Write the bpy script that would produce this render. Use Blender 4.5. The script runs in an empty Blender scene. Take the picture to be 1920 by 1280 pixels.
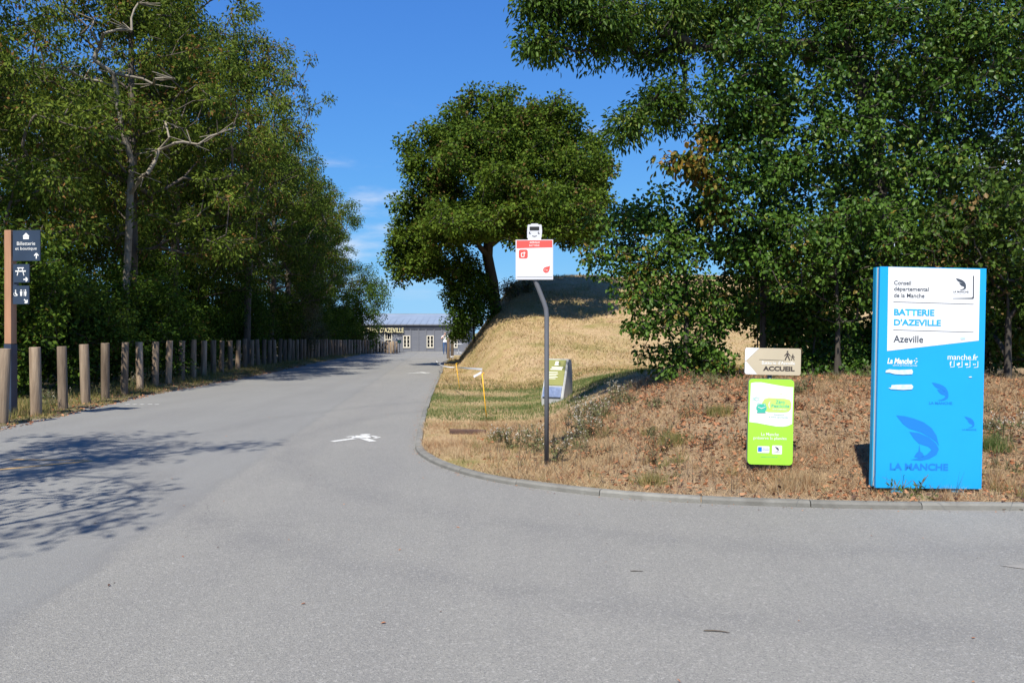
import bpy, bmesh, math, random
import numpy as np
from mathutils import Vector, Matrix
R = math.radians
random.seed(7)
RNG = np.random.default_rng(7)
SC = bpy.context.scene
COL = SC.collection

# ---------------------------------------------------------------- camera, world, sun, exposure
CAM_Z, FPX = 1.63, 1493.0                     # eye height, focal length in pixels of the 1920 px photograph
cam = bpy.data.cameras.new('camera'); camo = bpy.data.objects.new('camera', cam); COL.objects.link(camo)
cam.sensor_width = 36.0; cam.lens = FPX / 1920 * 36; cam.clip_start = 0.05; cam.clip_end = 6000
camo.location = (0, 0, CAM_Z); camo.rotation_euler = (R(90) - math.atan(16 / FPX), 0, 0)
SC.camera = camo

SUN_EL, SUN_AZ = R(54), R(16)                 # light travels towards +Y and AZ to the right of it
w = bpy.data.worlds.new('World'); SC.world = w; w.use_nodes = True
nt = w.node_tree; nt.nodes.clear()
def N(nt, t, **kw):
    n = nt.nodes.new(t)
    for k, v in kw.items(): setattr(n, k, v)
    return n
out = N(nt, 'ShaderNodeOutputWorld'); bg = N(nt, 'ShaderNodeBackground'); bg.inputs[1].default_value = 0.1
sky = N(nt, 'ShaderNodeTexSky', sky_type='NISHITA', sun_disc=False)
sky.sun_elevation = SUN_EL; sky.sun_rotation = R(180) + SUN_AZ
sky.altitude = 3000; sky.air_density = 0.7; sky.dust_density = 0.0; sky.ozone_density = 8.0
# the camera's flat, saturated rendering of a clear sky: one response curve per channel over the whole dome
ss = N(nt, 'ShaderNodeSeparateColor'); hs = N(nt, 'ShaderNodeCombineColor'); nt.links.new(sky.outputs[0], ss.inputs[0])
for i, (k_, g_) in enumerate(((.27, 4.2), (.44, 4.8), (.63, 6.0))):                 # k (1 - exp(-g x))
    q1 = N(nt, 'ShaderNodeMath', operation='MULTIPLY'); q1.inputs[1].default_value = -.1 * g_; q2 = N(nt, 'ShaderNodeMath', operation='EXPONENT'); q3 = N(nt, 'ShaderNodeMath', operation='MULTIPLY_ADD'); q3.inputs[1].default_value = -10 * k_; q3.inputs[2].default_value = 10 * k_
    nt.links.new(ss.outputs[i], q1.inputs[0]); nt.links.new(q1.outputs[0], q2.inputs[0]); nt.links.new(q2.outputs[0], q3.inputs[0]); nt.links.new(q3.outputs[0], hs.inputs[i])
tc = N(nt, 'ShaderNodeTexCoord'); mp = N(nt, 'ShaderNodeMapping'); mp.inputs['Scale'].default_value = (1, 1, 4.0)
mp.inputs['Location'].default_value = (0.0, 0.0, 0.2)
nz = N(nt, 'ShaderNodeTexNoise'); nz.inputs['Scale'].default_value = 3.6; nz.inputs['Detail'].default_value = 7; nz.inputs['Roughness'].default_value = 0.55
cr = N(nt, 'ShaderNodeMapRange'); cr.inputs[1].default_value = 0.5; cr.inputs[2].default_value = 0.7; cr.interpolation_type = 'SMOOTHSTEP'
sp = N(nt, 'ShaderNodeSeparateXYZ')
b1 = N(nt, 'ShaderNodeMapRange'); b1.inputs[1].default_value = 0.03; b1.inputs[2].default_value = 0.10
b2 = N(nt, 'ShaderNodeMapRange'); b2.inputs[1].default_value = 0.28; b2.inputs[2].default_value = 0.16
m1 = N(nt, 'ShaderNodeMath', operation='MULTIPLY'); m2 = N(nt, 'ShaderNodeMath', operation='MULTIPLY'); m3 = N(nt, 'ShaderNodeMath', operation='MULTIPLY'); m3.inputs[1].default_value = 0.95
mx = N(nt, 'ShaderNodeMix', data_type='RGBA'); mx.inputs[7].default_value = (5.2, 5.6, 6.4, 1)
L = nt.links.new
L(tc.outputs['Generated'], mp.inputs[0]); L(mp.outputs[0], nz.inputs['Vector']); L(nz.outputs[0], cr.inputs[0])
L(tc.outputs['Generated'], sp.inputs[0]); L(sp.outputs[2], b1.inputs[0]); L(sp.outputs[2], b2.inputs[0])
L(b1.outputs[0], m1.inputs[0]); L(b2.outputs[0], m1.inputs[1]); L(m1.outputs[0], m2.inputs[0]); L(cr.outputs[0], m2.inputs[1])
L(m2.outputs[0], m3.inputs[0]); L(m3.outputs[0], mx.inputs[0]); L(hs.outputs[0], mx.inputs[6]); L(mx.outputs[2], bg.inputs[0]); L(bg.outputs[0], out.inputs[0])

sl = bpy.data.lights.new('sun', 'SUN'); sl.energy = 5.0; sl.angle = R(0.53); sl.color = (1.0, 0.94, 0.83)
so = bpy.data.objects.new('sun', sl); COL.objects.link(so); so.location = (-8, -20, 30)
ldir = Vector((math.sin(SUN_AZ) * math.cos(SUN_EL), math.cos(SUN_AZ) * math.cos(SUN_EL), -math.sin(SUN_EL)))
so.rotation_euler = ldir.to_track_quat('-Z', 'Y').to_euler()
vs = SC.view_settings; vs.view_transform = 'Standard'; vs.look = 'None'; vs.exposure = 0.62; vs.gamma = 1; vs.use_curve_mapping = False
SC.cycles.max_bounces = 7; SC.cycles.diffuse_bounces = 1; SC.cycles.glossy_bounces = 2; SC.cycles.transmission_bounces = 4
SC.cycles.use_denoising = True

# ---------------------------------------------------------------- helpers
def P(px, py, d):                              # photo pixel + distance -> point
    return Vector(((px - 960) / FPX * d, d, CAM_Z - (py - 624) / FPX * d))
def sstep(a, b, x):
    t = np.clip((x - a) / (b - a), 0, 1); return t * t * (3 - 2 * t)
def tag(o, label=None, cat=None, group=None, kind=None):
    if label: o['label'] = label
    if cat: o['category'] = cat
    if group: o['group'] = group
    if kind: o['kind'] = kind
    return o
def empty(name, loc=(0, 0, 0), rot=(0, 0, 0)):
    o = bpy.data.objects.new(name, None); COL.objects.link(o); o.location = loc; o.rotation_euler = rot; o.empty_display_size = 0.2
    return o
def obj(name, me, mat=None, parent=None, loc=None):
    o = bpy.data.objects.new(name, me); COL.objects.link(o)
    if mat is not None and not me.materials: me.materials.append(mat)
    if parent is not None: o.parent = parent
    if loc is not None: o.location = loc
    return o
def npmesh(name, verts, faces, k, smooth=False):
    verts = np.asarray(verts, np.float32).reshape(-1, 3); faces = np.asarray(faces, np.int32).reshape(-1, k)
    me = bpy.data.meshes.new(name); nf = len(faces)
    me.vertices.add(len(verts)); me.vertices.foreach_set('co', verts.ravel())
    me.loops.add(nf * k); me.loops.foreach_set('vertex_index', faces.ravel())
    me.polygons.add(nf); me.polygons.foreach_set('loop_start', np.arange(0, nf * k, k, dtype=np.int32))
    try: me.polygons.foreach_set('loop_total', np.full(nf, k, np.int32))
    except Exception: pass
    if smooth: me.polygons.foreach_set('use_smooth', np.ones(nf, bool))
    me.update(calc_edges=True); return me
def bm_mesh(name, bm, smooth=False):
    me = bpy.data.meshes.new(name); bm.normal_update(); bm.to_mesh(me); bm.free()
    if smooth: me.polygons.foreach_set('use_smooth', np.ones(len(me.polygons), bool))
    return me
def bm_box(bm, c, s, bev=0.0, rot=None):
    r = bmesh.ops.create_cube(bm, size=1.0); vs_ = r['verts']
    bmesh.ops.scale(bm, vec=s, verts=vs_)
    if bev > 0:
        es = list({e for v in vs_ for e in v.link_edges})
        rb = bmesh.ops.bevel(bm, geom=es, offset=bev, segments=2, affect='EDGES', profile=0.6); vs_ = list({v for f in rb['faces'] for v in f.verts} | {v for v in vs_ if v.is_valid})
    if rot is not None: bmesh.ops.rotate(bm, cent=(0, 0, 0), matrix=rot, verts=vs_)
    bmesh.ops.translate(bm, vec=c, verts=vs_); return vs_
def box(name, c, s, mat, parent=None, bev=0.0, rot=None):
    bm = bmesh.new(); bm_box(bm, c, s, bev, rot); return obj(name, bm_mesh(name, bm), mat, parent)
def tube_mesh(name, pts, rad, k=8, smooth=True, cap=True):
    pts = [Vector(p) for p in pts]; n = len(pts); rad = rad if hasattr(rad, '__len__') else [rad] * n
    bm = bmesh.new(); rings = []
    up = Vector((0.3, 0.9, 0.2))
    for i, p in enumerate(pts):
        d = (pts[min(i + 1, n - 1)] - pts[max(i - 1, 0)]).normalized()
        a = d.cross(up).normalized(); b = d.cross(a).normalized()
        rings.append([bm.verts.new(p + (a * math.cos(t) + b * math.sin(t)) * rad[i]) for t in [2 * math.pi * j / k for j in range(k)]])
    for i in range(n - 1):
        for j in range(k): bm.faces.new((rings[i][j], rings[i][(j + 1) % k], rings[i + 1][(j + 1) % k], rings[i + 1][j]))
    if cap: bm.faces.new(rings[0][::-1]); bm.faces.new(rings[-1])
    bmesh.ops.recalc_face_normals(bm, faces=bm.faces)
    return bm_mesh(name, bm, smooth)
def plate(name, pts2, y0, y1, mat, parent, bevel=0.0):      # outline in local x,z, thick from y0 (front) to y1 (back)
    bm = bmesh.new()
    f = [bm.verts.new((x, y0, z)) for x, z in pts2]; b = [bm.verts.new((x, y1, z)) for x, z in pts2]
    n = len(f); bm.faces.new(f); bm.faces.new(b[::-1])
    for i in range(n): bm.faces.new((f[i], b[i], b[(i + 1) % n], f[(i + 1) % n]))
    bmesh.ops.recalc_face_normals(bm, faces=bm.faces)
    return obj(name, bm_mesh(name, bm), mat, parent)
def sheet(name, polys, y, mat, parent):                     # flat print: outlines in local x,z
    bm = bmesh.new()
    for pts in polys:
        area = sum(a[0] * b[1] - b[0] * a[1] for a, b in zip(pts, pts[1:] + pts[:1]))
        if area < 0: pts = pts[::-1]
        bm.faces.new([bm.verts.new((x, y, z)) for x, z in pts])
    return obj(name, bm_mesh(name, bm), mat, parent)
def sheets(name, polys, y, mat, parent):
    for p in polys: sheet(name, [p], y, mat, parent)
def rrect(x0, z0, x1, z1, r, n=5):
    o = []
    for cx, cz, a in ((x1 - r, z1 - r, 0), (x0 + r, z1 - r, 90), (x0 + r, z0 + r, 180), (x1 - r, z0 + r, 270)):
        for i in range(n + 1):
            t = R(a + 90 * i / n); o.append((cx + r * math.cos(t), cz + r * math.sin(t)))
    return o
def circ(cx, cz, r, n=16, sx=1.0):
    return [(cx + r * sx * math.cos(2 * math.pi * i / n), cz + r * math.sin(2 * math.pi * i / n)) for i in range(n)]
def seg(x0, z0, x1, z1, w_):
    d = Vector((x1 - x0, z1 - z0)).normalized() * w_ / 2
    return [(x0 - d.y, z0 + d.x), (x0 + d.y, z0 - d.x), (x1 + d.y, z1 - d.x), (x1 - d.y, z1 + d.x)]
def text(s, bx, y, mat, parent, bold=0.0, name='lettering', thick=0.0, shear=0.0):   # bx = x0,z0,x1,z1 of the written line
    cu = bpy.data.curves.new('t', 'FONT'); cu.body = s; cu.offset = bold; cu.resolution_u = 3; cu.shear = shear; cu.extrude = thick
    to = bpy.data.objects.new('t', cu); COL.objects.link(to)
    dg = bpy.context.evaluated_depsgraph_get(); me = bpy.data.meshes.new_from_object(to.evaluated_get(dg))
    bpy.data.objects.remove(to); bpy.data.curves.remove(cu)
    n = len(me.vertices); co = np.empty(n * 3, np.float32); me.vertices.foreach_get('co', co); co = co.reshape(-1, 3)
    lo, hi = co.min(0), co.max(0); x0, z0, x1, z1 = bx
    res = np.empty_like(co); res[:, 0] = x0 + (co[:, 0] - lo[0]) / (hi[0] - lo[0]) * (x1 - x0)
    res[:, 2] = z0 + (co[:, 1] - lo[1]) / (hi[1] - lo[1]) * (z1 - z0); res[:, 1] = y - co[:, 2]
    me.vertices.foreach_set('co', res.ravel()); me.update(); me.materials.clear()
    return obj(name, me, mat, parent)

# ---------------------------------------------------------------- materials
MATS = {}
def mat(name, col, rough=0.6, metal=0.0, spec=0.5, var=0.0, scale=6.0, col2=None, bump=0.0, bscale=60.0, stretch=(1, 1, 1), island=0.0):
    m = bpy.data.materials.new(name); m.use_nodes = True; nt = m.node_tree; b = nt.nodes['Principled BSDF']
    b.inputs['Roughness'].default_value = rough; b.inputs['Metallic'].default_value = metal; b.inputs['Specular IOR Level'].default_value = spec
    b.inputs['Base Color'].default_value = (*col, 1); L = nt.links.new
    if var or col2 or bump or island:
        t = N(nt, 'ShaderNodeTexCoord'); mp = N(nt, 'ShaderNodeMapping'); mp.inputs['Scale'].default_value = stretch; L(t.outputs['Object'], mp.inputs[0])
        oi = N(nt, 'ShaderNodeObjectInfo'); va = N(nt, 'ShaderNodeVectorMath', operation='ADD'); vm = N(nt, 'ShaderNodeVectorMath', operation='SCALE')
        cx = N(nt, 'ShaderNodeCombineXYZ'); L(oi.outputs['Random'], cx.inputs[0]); L(oi.outputs['Random'], cx.inputs[2]); L(cx.outputs[0], vm.inputs[0]); vm.inputs['Scale'].default_value = 37.0
        L(mp.outputs[0], va.inputs[0]); L(vm.outputs[0], va.inputs[1])
    if col2 or var:
        n = N(nt, 'ShaderNodeTexNoise'); n.inputs['Scale'].default_value = scale; n.inputs['Detail'].default_value = 6; n.inputs['Roughness'].default_value = 0.62; L(va.outputs[0], n.inputs['Vector'])
        r = N(nt, 'ShaderNodeMapRange'); r.inputs[1].default_value = 0.33; r.inputs[2].default_value = 0.67; L(n.outputs[0], r.inputs[0])
        x = N(nt, 'ShaderNodeMix', data_type='RGBA'); c2 = col2 or tuple(c * (1 - var) for c in col)
        x.inputs[6].default_value = (*col, 1); x.inputs[7].default_value = (*c2, 1); L(r.outputs[0], x.inputs[0]); cur = x.outputs[2]
        if island:
            h = N(nt, 'ShaderNodeHueSaturation'); g = N(nt, 'ShaderNodeMapRange'); g.inputs[3].default_value = 1 - island; g.inputs[4].default_value = 1 + island
            L(oi.outputs['Random'], g.inputs[0]); L(g.outputs[0], h.inputs['Value']); L(cur, h.inputs['Color']); cur = h.outputs[0]
        L(cur, b.inputs['Base Color'])
    if bump:
        n = N(nt, 'ShaderNodeTexNoise'); n.inputs['Scale'].default_value = bscale; n.inputs['Detail'].default_value = 5; L(va.outputs[0], n.inputs['Vector'])
        bp = N(nt, 'ShaderNodeBump'); bp.inputs['Strength'].default_value = bump; bp.inputs['Distance'].default_value = 0.01; L(n.outputs[0], bp.inputs['Height']); L(bp.outputs[0], b.inputs['Normal'])
    MATS[name] = m; return m
def leafmat(name, c1, c2, c3, f3=0.12, rough=0.5, trans=0.3, spec=0.28, nscale=0.35):
    """c1/c2 vary over the crown (far apart on trees, imitating shade and sun), c3 is the share f3 of leaves that have turned"""
    m = bpy.data.materials.new(name); m.use_nodes = True; nt = m.node_tree; b = nt.nodes['Principled BSDF']; L = nt.links.new
    g = N(nt, 'ShaderNodeNewGeometry'); t = N(nt, 'ShaderNodeTexCoord')
    n = N(nt, 'ShaderNodeTexNoise'); n.inputs['Scale'].default_value = nscale; n.inputs['Detail'].default_value = 3; L(t.outputs['Object'], n.inputs['Vector'])
    a = N(nt, 'ShaderNodeMath', operation='ADD'); L(n.outputs[0], a.inputs[0]); L(g.outputs['Random Per Island'], a.inputs[1])
    r = N(nt, 'ShaderNodeMapRange'); r.inputs[1].default_value = 0.45; r.inputs[2].default_value = 1.45; L(a.outputs[0], r.inputs[0])
    x = N(nt, 'ShaderNodeMix', data_type='RGBA'); x.inputs[6].default_value = (*c1, 1); x.inputs[7].default_value = (*c2, 1); L(r.outputs[0], x.inputs[0])
    n2 = N(nt, 'ShaderNodeTexNoise'); n2.inputs['Scale'].default_value = nscale * 1.7; L(t.outputs['Object'], n2.inputs['Vector'])
    mu = N(nt, 'ShaderNodeMath', operation='MULTIPLY'); mu.inputs[1].default_value = 913.0; L(g.outputs['Random Per Island'], mu.inputs[0])
    fr = N(nt, 'ShaderNodeMath', operation='FRACT'); L(mu.outputs[0], fr.inputs[0])
    ml = N(nt, 'ShaderNodeMath', operation='MULTIPLY'); L(fr.outputs[0], ml.inputs[0]); L(n2.outputs[0], ml.inputs[1])
    gt = N(nt, 'ShaderNodeMath', operation='GREATER_THAN'); gt.inputs[1].default_value = 0.55 * (1 - f3); L(ml.outputs[0], gt.inputs[0])
    y = N(nt, 'ShaderNodeMix', data_type='RGBA'); y.inputs[7].default_value = (*c3, 1); L(gt.outputs[0], y.inputs[0]); L(x.outputs[2], y.inputs[6])
    L(y.outputs[2], b.inputs['Base Color']); b.inputs['Roughness'].default_value = rough; b.inputs['Specular IOR Level'].default_value = spec
    if trans > 0:
        tr = N(nt, 'ShaderNodeBsdfTranslucent'); h = N(nt, 'ShaderNodeHueSaturation'); h.inputs['Value'].default_value = 1.3; h.inputs['Hue'].default_value = 0.485
        L(y.outputs[2], h.inputs['Color']); L(h.outputs[0], tr.inputs[0])
        ms = N(nt, 'ShaderNodeMixShader'); ms.inputs[0].default_value = trans; L(b.outputs[0], ms.inputs[1]); L(tr.outputs[0], ms.inputs[2]); L(ms.outputs[0], nt.nodes['Material Output'].inputs[0])
    MATS[name] = m; return m

ASH = leafmat('ash_leaf', (.030, .060, .007), (.145, .195, .026), (.19, .105, .032), f3=0.13, rough=.6, trans=.30, spec=.08)  # tree leaves: dark and bright tones spread wide to imitate shadow contrast in crowns
ASHD = leafmat('ash_leaf_dark', (.022, .052, .007), (.105, .165, .020), (.13, .08, .025), f3=0.06, rough=.6, trans=.28, spec=.08)
SYC = leafmat('sycamore_leaf', (.026, .060, .006), (.110, .165, .019), (.14, .09, .03), f3=0.04, rough=.6, trans=.26, spec=.08)
IVY = leafmat('ivy_leaf', (.012, .040, .005), (.080, .150, .020), (.14, .17, .03), f3=0.06, rough=.42, trans=.15, spec=.16, nscale=.9)
HAZ = leafmat('hazel_leaf', (.015, .048, .006), (.095, .170, .024), (.19, .14, .03), f3=0.06, rough=.45, trans=.2, spec=.14, nscale=1.1)
AUT = leafmat('turning_leaf', (.15, .16, .03), (.27, .15, .03), (.06, .10, .015), f3=0.45, rough=.5, trans=.3, spec=.12, nscale=1.6)
UND = leafmat('understory_leaf', (.016, .044, .005), (.10, .165, .018), (.13, .085, .02), f3=0.04, rough=.6, trans=.25, spec=.08)
PALE = leafmat('pale_shrub_leaf', (.085, .095, .035), (.13, .13, .055), (.16, .12, .07), f3=0.15, trans=.2)
STRAW = leafmat('dry_blade', (.34, .23, .12), (.52, .39, .235), (.33, .165, .075), f3=0.28, rough=.7, trans=.2, spec=.2, nscale=1.3)
GRASS = leafmat('green_blade', (.10, .13, .03), (.24, .21, .07), (.40, .29, .12), f3=0.25, rough=.6, trans=.25, spec=.25, nscale=.9)
LUSH = leafmat('lush_blade', (.06, .11, .025), (.13, .17, .05), (.30, .23, .10), f3=0.15, rough=.55, trans=.25, spec=.3, nscale=1.1)
MBLADE = leafmat('mound_blade', (.33, .24, .10), (.45, .32, .165), (.21, .20, .06), f3=0.28, rough=.7, trans=.2, spec=.2, nscale=.5)
LITTER = leafmat('fallen_leaf', (.28, .105, .045), (.42, .22, .115), (.10, .055, .038), f3=0.32, rough=.6, trans=.15, spec=.2, nscale=2.)
FLOW = leafmat('weed_bloom', (.42, .38, .33), (.55, .52, .45), (.30, .26, .16), f3=0.2, rough=.7, trans=.1, nscale=2.)
WEED = leafmat('weed_leaf', (.09, .12, .04), (.16, .17, .07), (.22, .15, .07), f3=0.3, rough=.6, trans=.2, nscale=2.)
BARK = mat('bark', (.13, .105, .08), .9, col2=(.06, .05, .04), scale=5, bump=.8, bscale=18, stretch=(1, 1, .25))
BARKP = mat('pale_bark', (.30, .26, .20), .9, col2=(.15, .13, .10), scale=5, bump=.6, bscale=18, stretch=(1, 1, .3))
BARKD = mat('dark_bark', (.07, .058, .045), .9, col2=(.035, .03, .025), scale=5, bump=.6, bscale=18, stretch=(1, 1, .3))
WOOD = mat('weathered_post_wood', (.30, .225, .155), .85, col2=(.13, .09, .06), scale=13, bump=1.0, bscale=45, stretch=(1, 1, .09), island=.42)
OAK = mat('fresh_post_wood', (.42, .225, .13), .75, col2=(.29, .145, .08), scale=7, bump=.35, bscale=50, stretch=(1, 1, .12))
SLATE = mat('slate_blue_paint', (.028, .046, .082), .45, var=.2, scale=3)
SLEEVE = mat('post_sleeve_paint', (.03, .045, .08), .5, var=.3, scale=4)
WPRINT = mat('white_print', (.78, .78, .76), .6)
CYAN = mat('totem_blue', (.010, .35, .78), .38, var=.06, scale=1.5)
CYAND = mat('totem_blue_shaded', (.012, .30, .55), .4, var=.1, scale=2)  # darker copy of the blue, imitating the weak light on the totem's side
DBLUE = mat('emblem_blue', (.01, .19, .62), .4)
TWHITE = mat('totem_white', (.76, .76, .77), .35, var=.04, scale=2)
INK = mat('grey_ink', (.055, .065, .085), .5)
TCY = mat('cyan_ink', (.02, .36, .72), .45)
SCUFF = mat('scraped_paint', (.66, .70, .72), .7, col2=(.42, .62, .72), scale=22)
ALU = mat('aluminium', (.62, .63, .65), .35, metal=.9)
GPOLE = mat('grey_pole_paint', (.13, .135, .15), .5, metal=.0, var=.15, scale=4)
BEIGE = mat('beige_panel', (.50, .43, .31), .5, var=.08, scale=3)
LIME = mat('lime_panel', (.34, .72, .05), .45, var=.06, scale=3)
LIME2 = mat('lime_print', (.50, .80, .16), .45)
TEAL = mat('teal_print', (.05, .45, .33), .5)
BROWNINK = mat('brown_ink', (.05, .038, .034), .5)
RED = mat('red_print', (.78, .085, .07), .45)
PINK = mat('pale_red_print', (.80, .55, .52), .5)
BLACK = mat('black_print', (.012, .012, .013), .5)
ALUW = mat('silver_panel', (.60, .60, .64), .45, metal=.1)
CONC = mat('kerb_concrete', (.205, .20, .18), .9, col2=(.14, .135, .12), scale=5, bump=.5, bscale=90, island=.12)
PLINTH = mat('plinth_concrete', (.42, .43, .43), .8, col2=(.32, .33, .33), scale=6, bump=.2, bscale=60)
OLIVE = mat('olive_panel', (.22, .225, .05), .45, var=.1, scale=3)
STEEL = mat('dull_steel', (.36, .42, .55), .3, metal=.8, var=.3, scale=9, bump=.3, bscale=12)
YEL = mat('yellow_stake_paint', (.80, .42, .01), .5)
TAPE = mat('white_tape', (.76, .77, .78), .5)
RUST = mat('rusty_iron', (.115, .062, .042), .85, col2=(.06, .036, .03), scale=20, bump=.5, bscale=50)
PAINT = mat('road_paint_white', (.66, .66, .62), .8, col2=(.40, .40, .39), scale=26, bump=.2, bscale=120)
YPAINT = mat('road_paint_yellow', (.62, .36, .10), .8, col2=(.38, .27, .15), scale=12)
PLANK = mat('grey_plank', (.115, .125, .155), .8, col2=(.165, .175, .205), scale=3, stretch=(.3, 1, 7))
BATTEN = mat('grey_batten', (.16, .17, .20), .8)
ROOF = mat('zinc_roof', (.30, .36, .43), .45, metal=.25, var=.15, scale=.7, stretch=(1, 1, 1))
FRAME = mat('cream_frame', (.62, .58, .48), .6)
GLASS = mat('dark_glass', (.012, .014, .018), .06, spec=.8)
CREAM = mat('cream_letter', (.80, .72, .42), .6)
GREENBOX = mat('green_box', (.02, .10, .09), .5)
PLASTIC = mat('white_plastic', (.8, .8, .8), .4)
SKIN = mat('skin', (.48, .27, .19), .55); HAIR = mat('grey_hair', (.30, .28, .26), .8)
SHIRT = mat('white_shirt', (.80, .80, .82), .85); JEANS = mat('blue_jeans', (.035, .085, .20), .85); SHOE = mat('dark_shoe', (.03, .03, .04), .7)

def asphalt():
    m = bpy.data.materials.new('asphalt'); m.use_nodes = True; nt = m.node_tree; b = nt.nodes['Principled BSDF']; L = nt.links.new
    g = N(nt, 'ShaderNodeNewGeometry'); s = N(nt, 'ShaderNodeSeparateXYZ'); L(g.outputs['Position'], s.inputs[0])
    def noise(sc, det=5, rough=.6, st=None):
        n = N(nt, 'ShaderNodeTexNoise'); n.inputs['Scale'].default_value = sc; n.inputs['Detail'].default_value = det; n.inputs['Roughness'].default_value = rough
        if st:
            mp = N(nt, 'ShaderNodeMapping'); mp.inputs['Scale'].default_value = st; mp.inputs['Rotation'].default_value = (0, 0, R(-6)); L(g.outputs['Position'], mp.inputs[0]); L(mp.outputs[0], n.inputs['Vector'])
        else: L(g.outputs['Position'], n.inputs['Vector'])
        return n.outputs[0]
    def math_(op, a, b_=None, c=None):
        n = N(nt, 'ShaderNodeMath', operation=op)
        for i, v in enumerate((a, b_, c)):
            if v is None: continue
            if isinstance(v, (int, float)): n.inputs[i].default_value = v
            else: L(v, n.inputs[i])
        return n.outputs[0]
    def rng(v, a, b_, c=0., d=1.):
        n = N(nt, 'ShaderNodeMapRange'); L(v, n.inputs[0])
        for i, q in enumerate((a, b_, c, d)): n.inputs[i + 1].default_value = q
        return n.outputs[0]
    def mix(f, a, b_):
        n = N(nt, 'ShaderNodeMix', data_type='RGBA')
        if isinstance(f, float): n.inputs[0].default_value = f
        else: L(f, n.inputs[0])
        for i, v in ((6, a), (7, b_)):
            if isinstance(v, tuple): n.inputs[i].default_value = (*v, 1)
            else: L(v, n.inputs[i])
        return n.outputs[2]
    # two laying widths meet along a seam: x = -2.45 - 0.082 y, a little ragged
    sm = math_('ADD', s.outputs[0], math_('MULTIPLY', s.outputs[1], .082)); sm = math_('ADD', sm, math_('MULTIPLY', math_('SUBTRACT', noise(1.4), .5), .35))
    right = rng(sm, -2.50, -2.38)
    seam = math_('MULTIPLY', rng(sm, -2.56, -2.47), rng(sm, -2.36, -2.45))
    big = rng(noise(.33, 4), .3, .7); med = rng(noise(2.2, 5, .65), .3, .7); streak = rng(noise(1.0, 4, .6, (1.6, .16, 1)), .42, .72)
    cl = mix(big, (.196, .197, .188), (.224, .224, .212)); crr = mix(big, (.218, .214, .195), (.254, .247, .222))
    c = mix(right, cl, crr)
    c = mix(math_('MULTIPLY', streak, .42), c, (.165, .162, .158))
    c = mix(math_('MULTIPLY', med, .26), c, (.185, .178, .166))
    c = mix(math_('MULTIPLY', seam, .18), c, (.11, .11, .11))
    # hairline cracks and turning tyre marks
    cv = N(nt, 'ShaderNodeTexVoronoi', feature='DISTANCE_TO_EDGE'); cv.inputs['Scale'].default_value = .22; wv = N(nt, 'ShaderNodeVectorMath', operation='MULTIPLY_ADD'); nw = N(nt, 'ShaderNodeTexNoise'); nw.inputs['Scale'].default_value = 1.6; nw.inputs['Detail'].default_value = 6
    L(g.outputs['Position'], nw.inputs['Vector']); L(nw.outputs['Color'], wv.inputs[0]); wv.inputs[1].default_value = (.9, .9, 0); L(g.outputs['Position'], wv.inputs[2]); L(wv.outputs[0], cv.inputs['Vector'])
    crack = math_('MULTIPLY', rng(cv.outputs['Distance'], .0016, .0004), rng(noise(.5), .5, .6)); c = mix(math_('MULTIPLY', crack, .55), c, (.075, .073, .07))
    dx = math_('SUBTRACT', s.outputs[0], 3.4); dy = math_('SUBTRACT', s.outputs[1], 12.6); rad = math_('SQRT', math_('ADD', math_('MULTIPLY', dx, dx), math_('MULTIPLY', dy, dy)))
    rad = math_('ADD', rad, math_('MULTIPLY', math_('SUBTRACT', noise(.8), .5), .5))
    for r_ in (6.7, 8.3): c = mix(math_('MULTIPLY', math_('MULTIPLY', rng(rad, r_ - .35, r_), rng(rad, r_ + .35, r_)), rng(noise(2.5), .35, .65, .15, .5)), c, (.14, .138, .135))
    # stone chips: pale and dark grains
    v = N(nt, 'ShaderNodeTexVoronoi', feature='F1'); v.inputs['Scale'].default_value = 150; L(g.outputs['Position'], v.inputs['Vector'])
    sc = N(nt, 'ShaderNodeSeparateColor'); L(v.outputs['Color'], sc.inputs[0])
    chip = rng(sc.outputs[0], .80, .98); dark = rng(sc.outputs[1], .62, .95)
    v2 = N(nt, 'ShaderNodeTexVoronoi', feature='F1'); v2.inputs['Scale'].default_value = 70; L(g.outputs['Position'], v2.inputs['Vector'])
    sc2 = N(nt, 'ShaderNodeSeparateColor'); L(v2.outputs['Color'], sc2.inputs[0])
    amt = rng(right, 0, 1, .45, 1.)
    c = mix(math_('MULTIPLY', math_('MULTIPLY', dark, amt), .55), c, (.09, .09, .092))
    c = mix(math_('MULTIPLY', math_('MULTIPLY', chip, amt), .45), c, (.44, .42, .38))
    c = mix(math_('MULTIPLY', math_('MULTIPLY', rng(sc2.outputs[0], .9, 1.), amt), .35), c, (.44, .43, .40))
    fine = rng(noise(60, 3, .7), .25, .75); c = mix(math_('MULTIPLY', math_('MULTIPLY', fine, amt), .30), c, (.15, .15, .15))
    L(c, b.inputs['Base Color']); b.inputs['Roughness'].default_value = .82; b.inputs['Specular IOR Level'].default_value = .35
    bp = N(nt, 'ShaderNodeBump'); bp.inputs['Strength'].default_value = .55; bp.inputs['Distance'].default_value = .006
    L(math_('ADD', v.outputs['Distance'], fine), bp.inputs['Height']); L(bp.outputs[0], b.inputs['Normal'])
    MATS['asphalt'] = m; return m
ASPH = asphalt()

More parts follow.
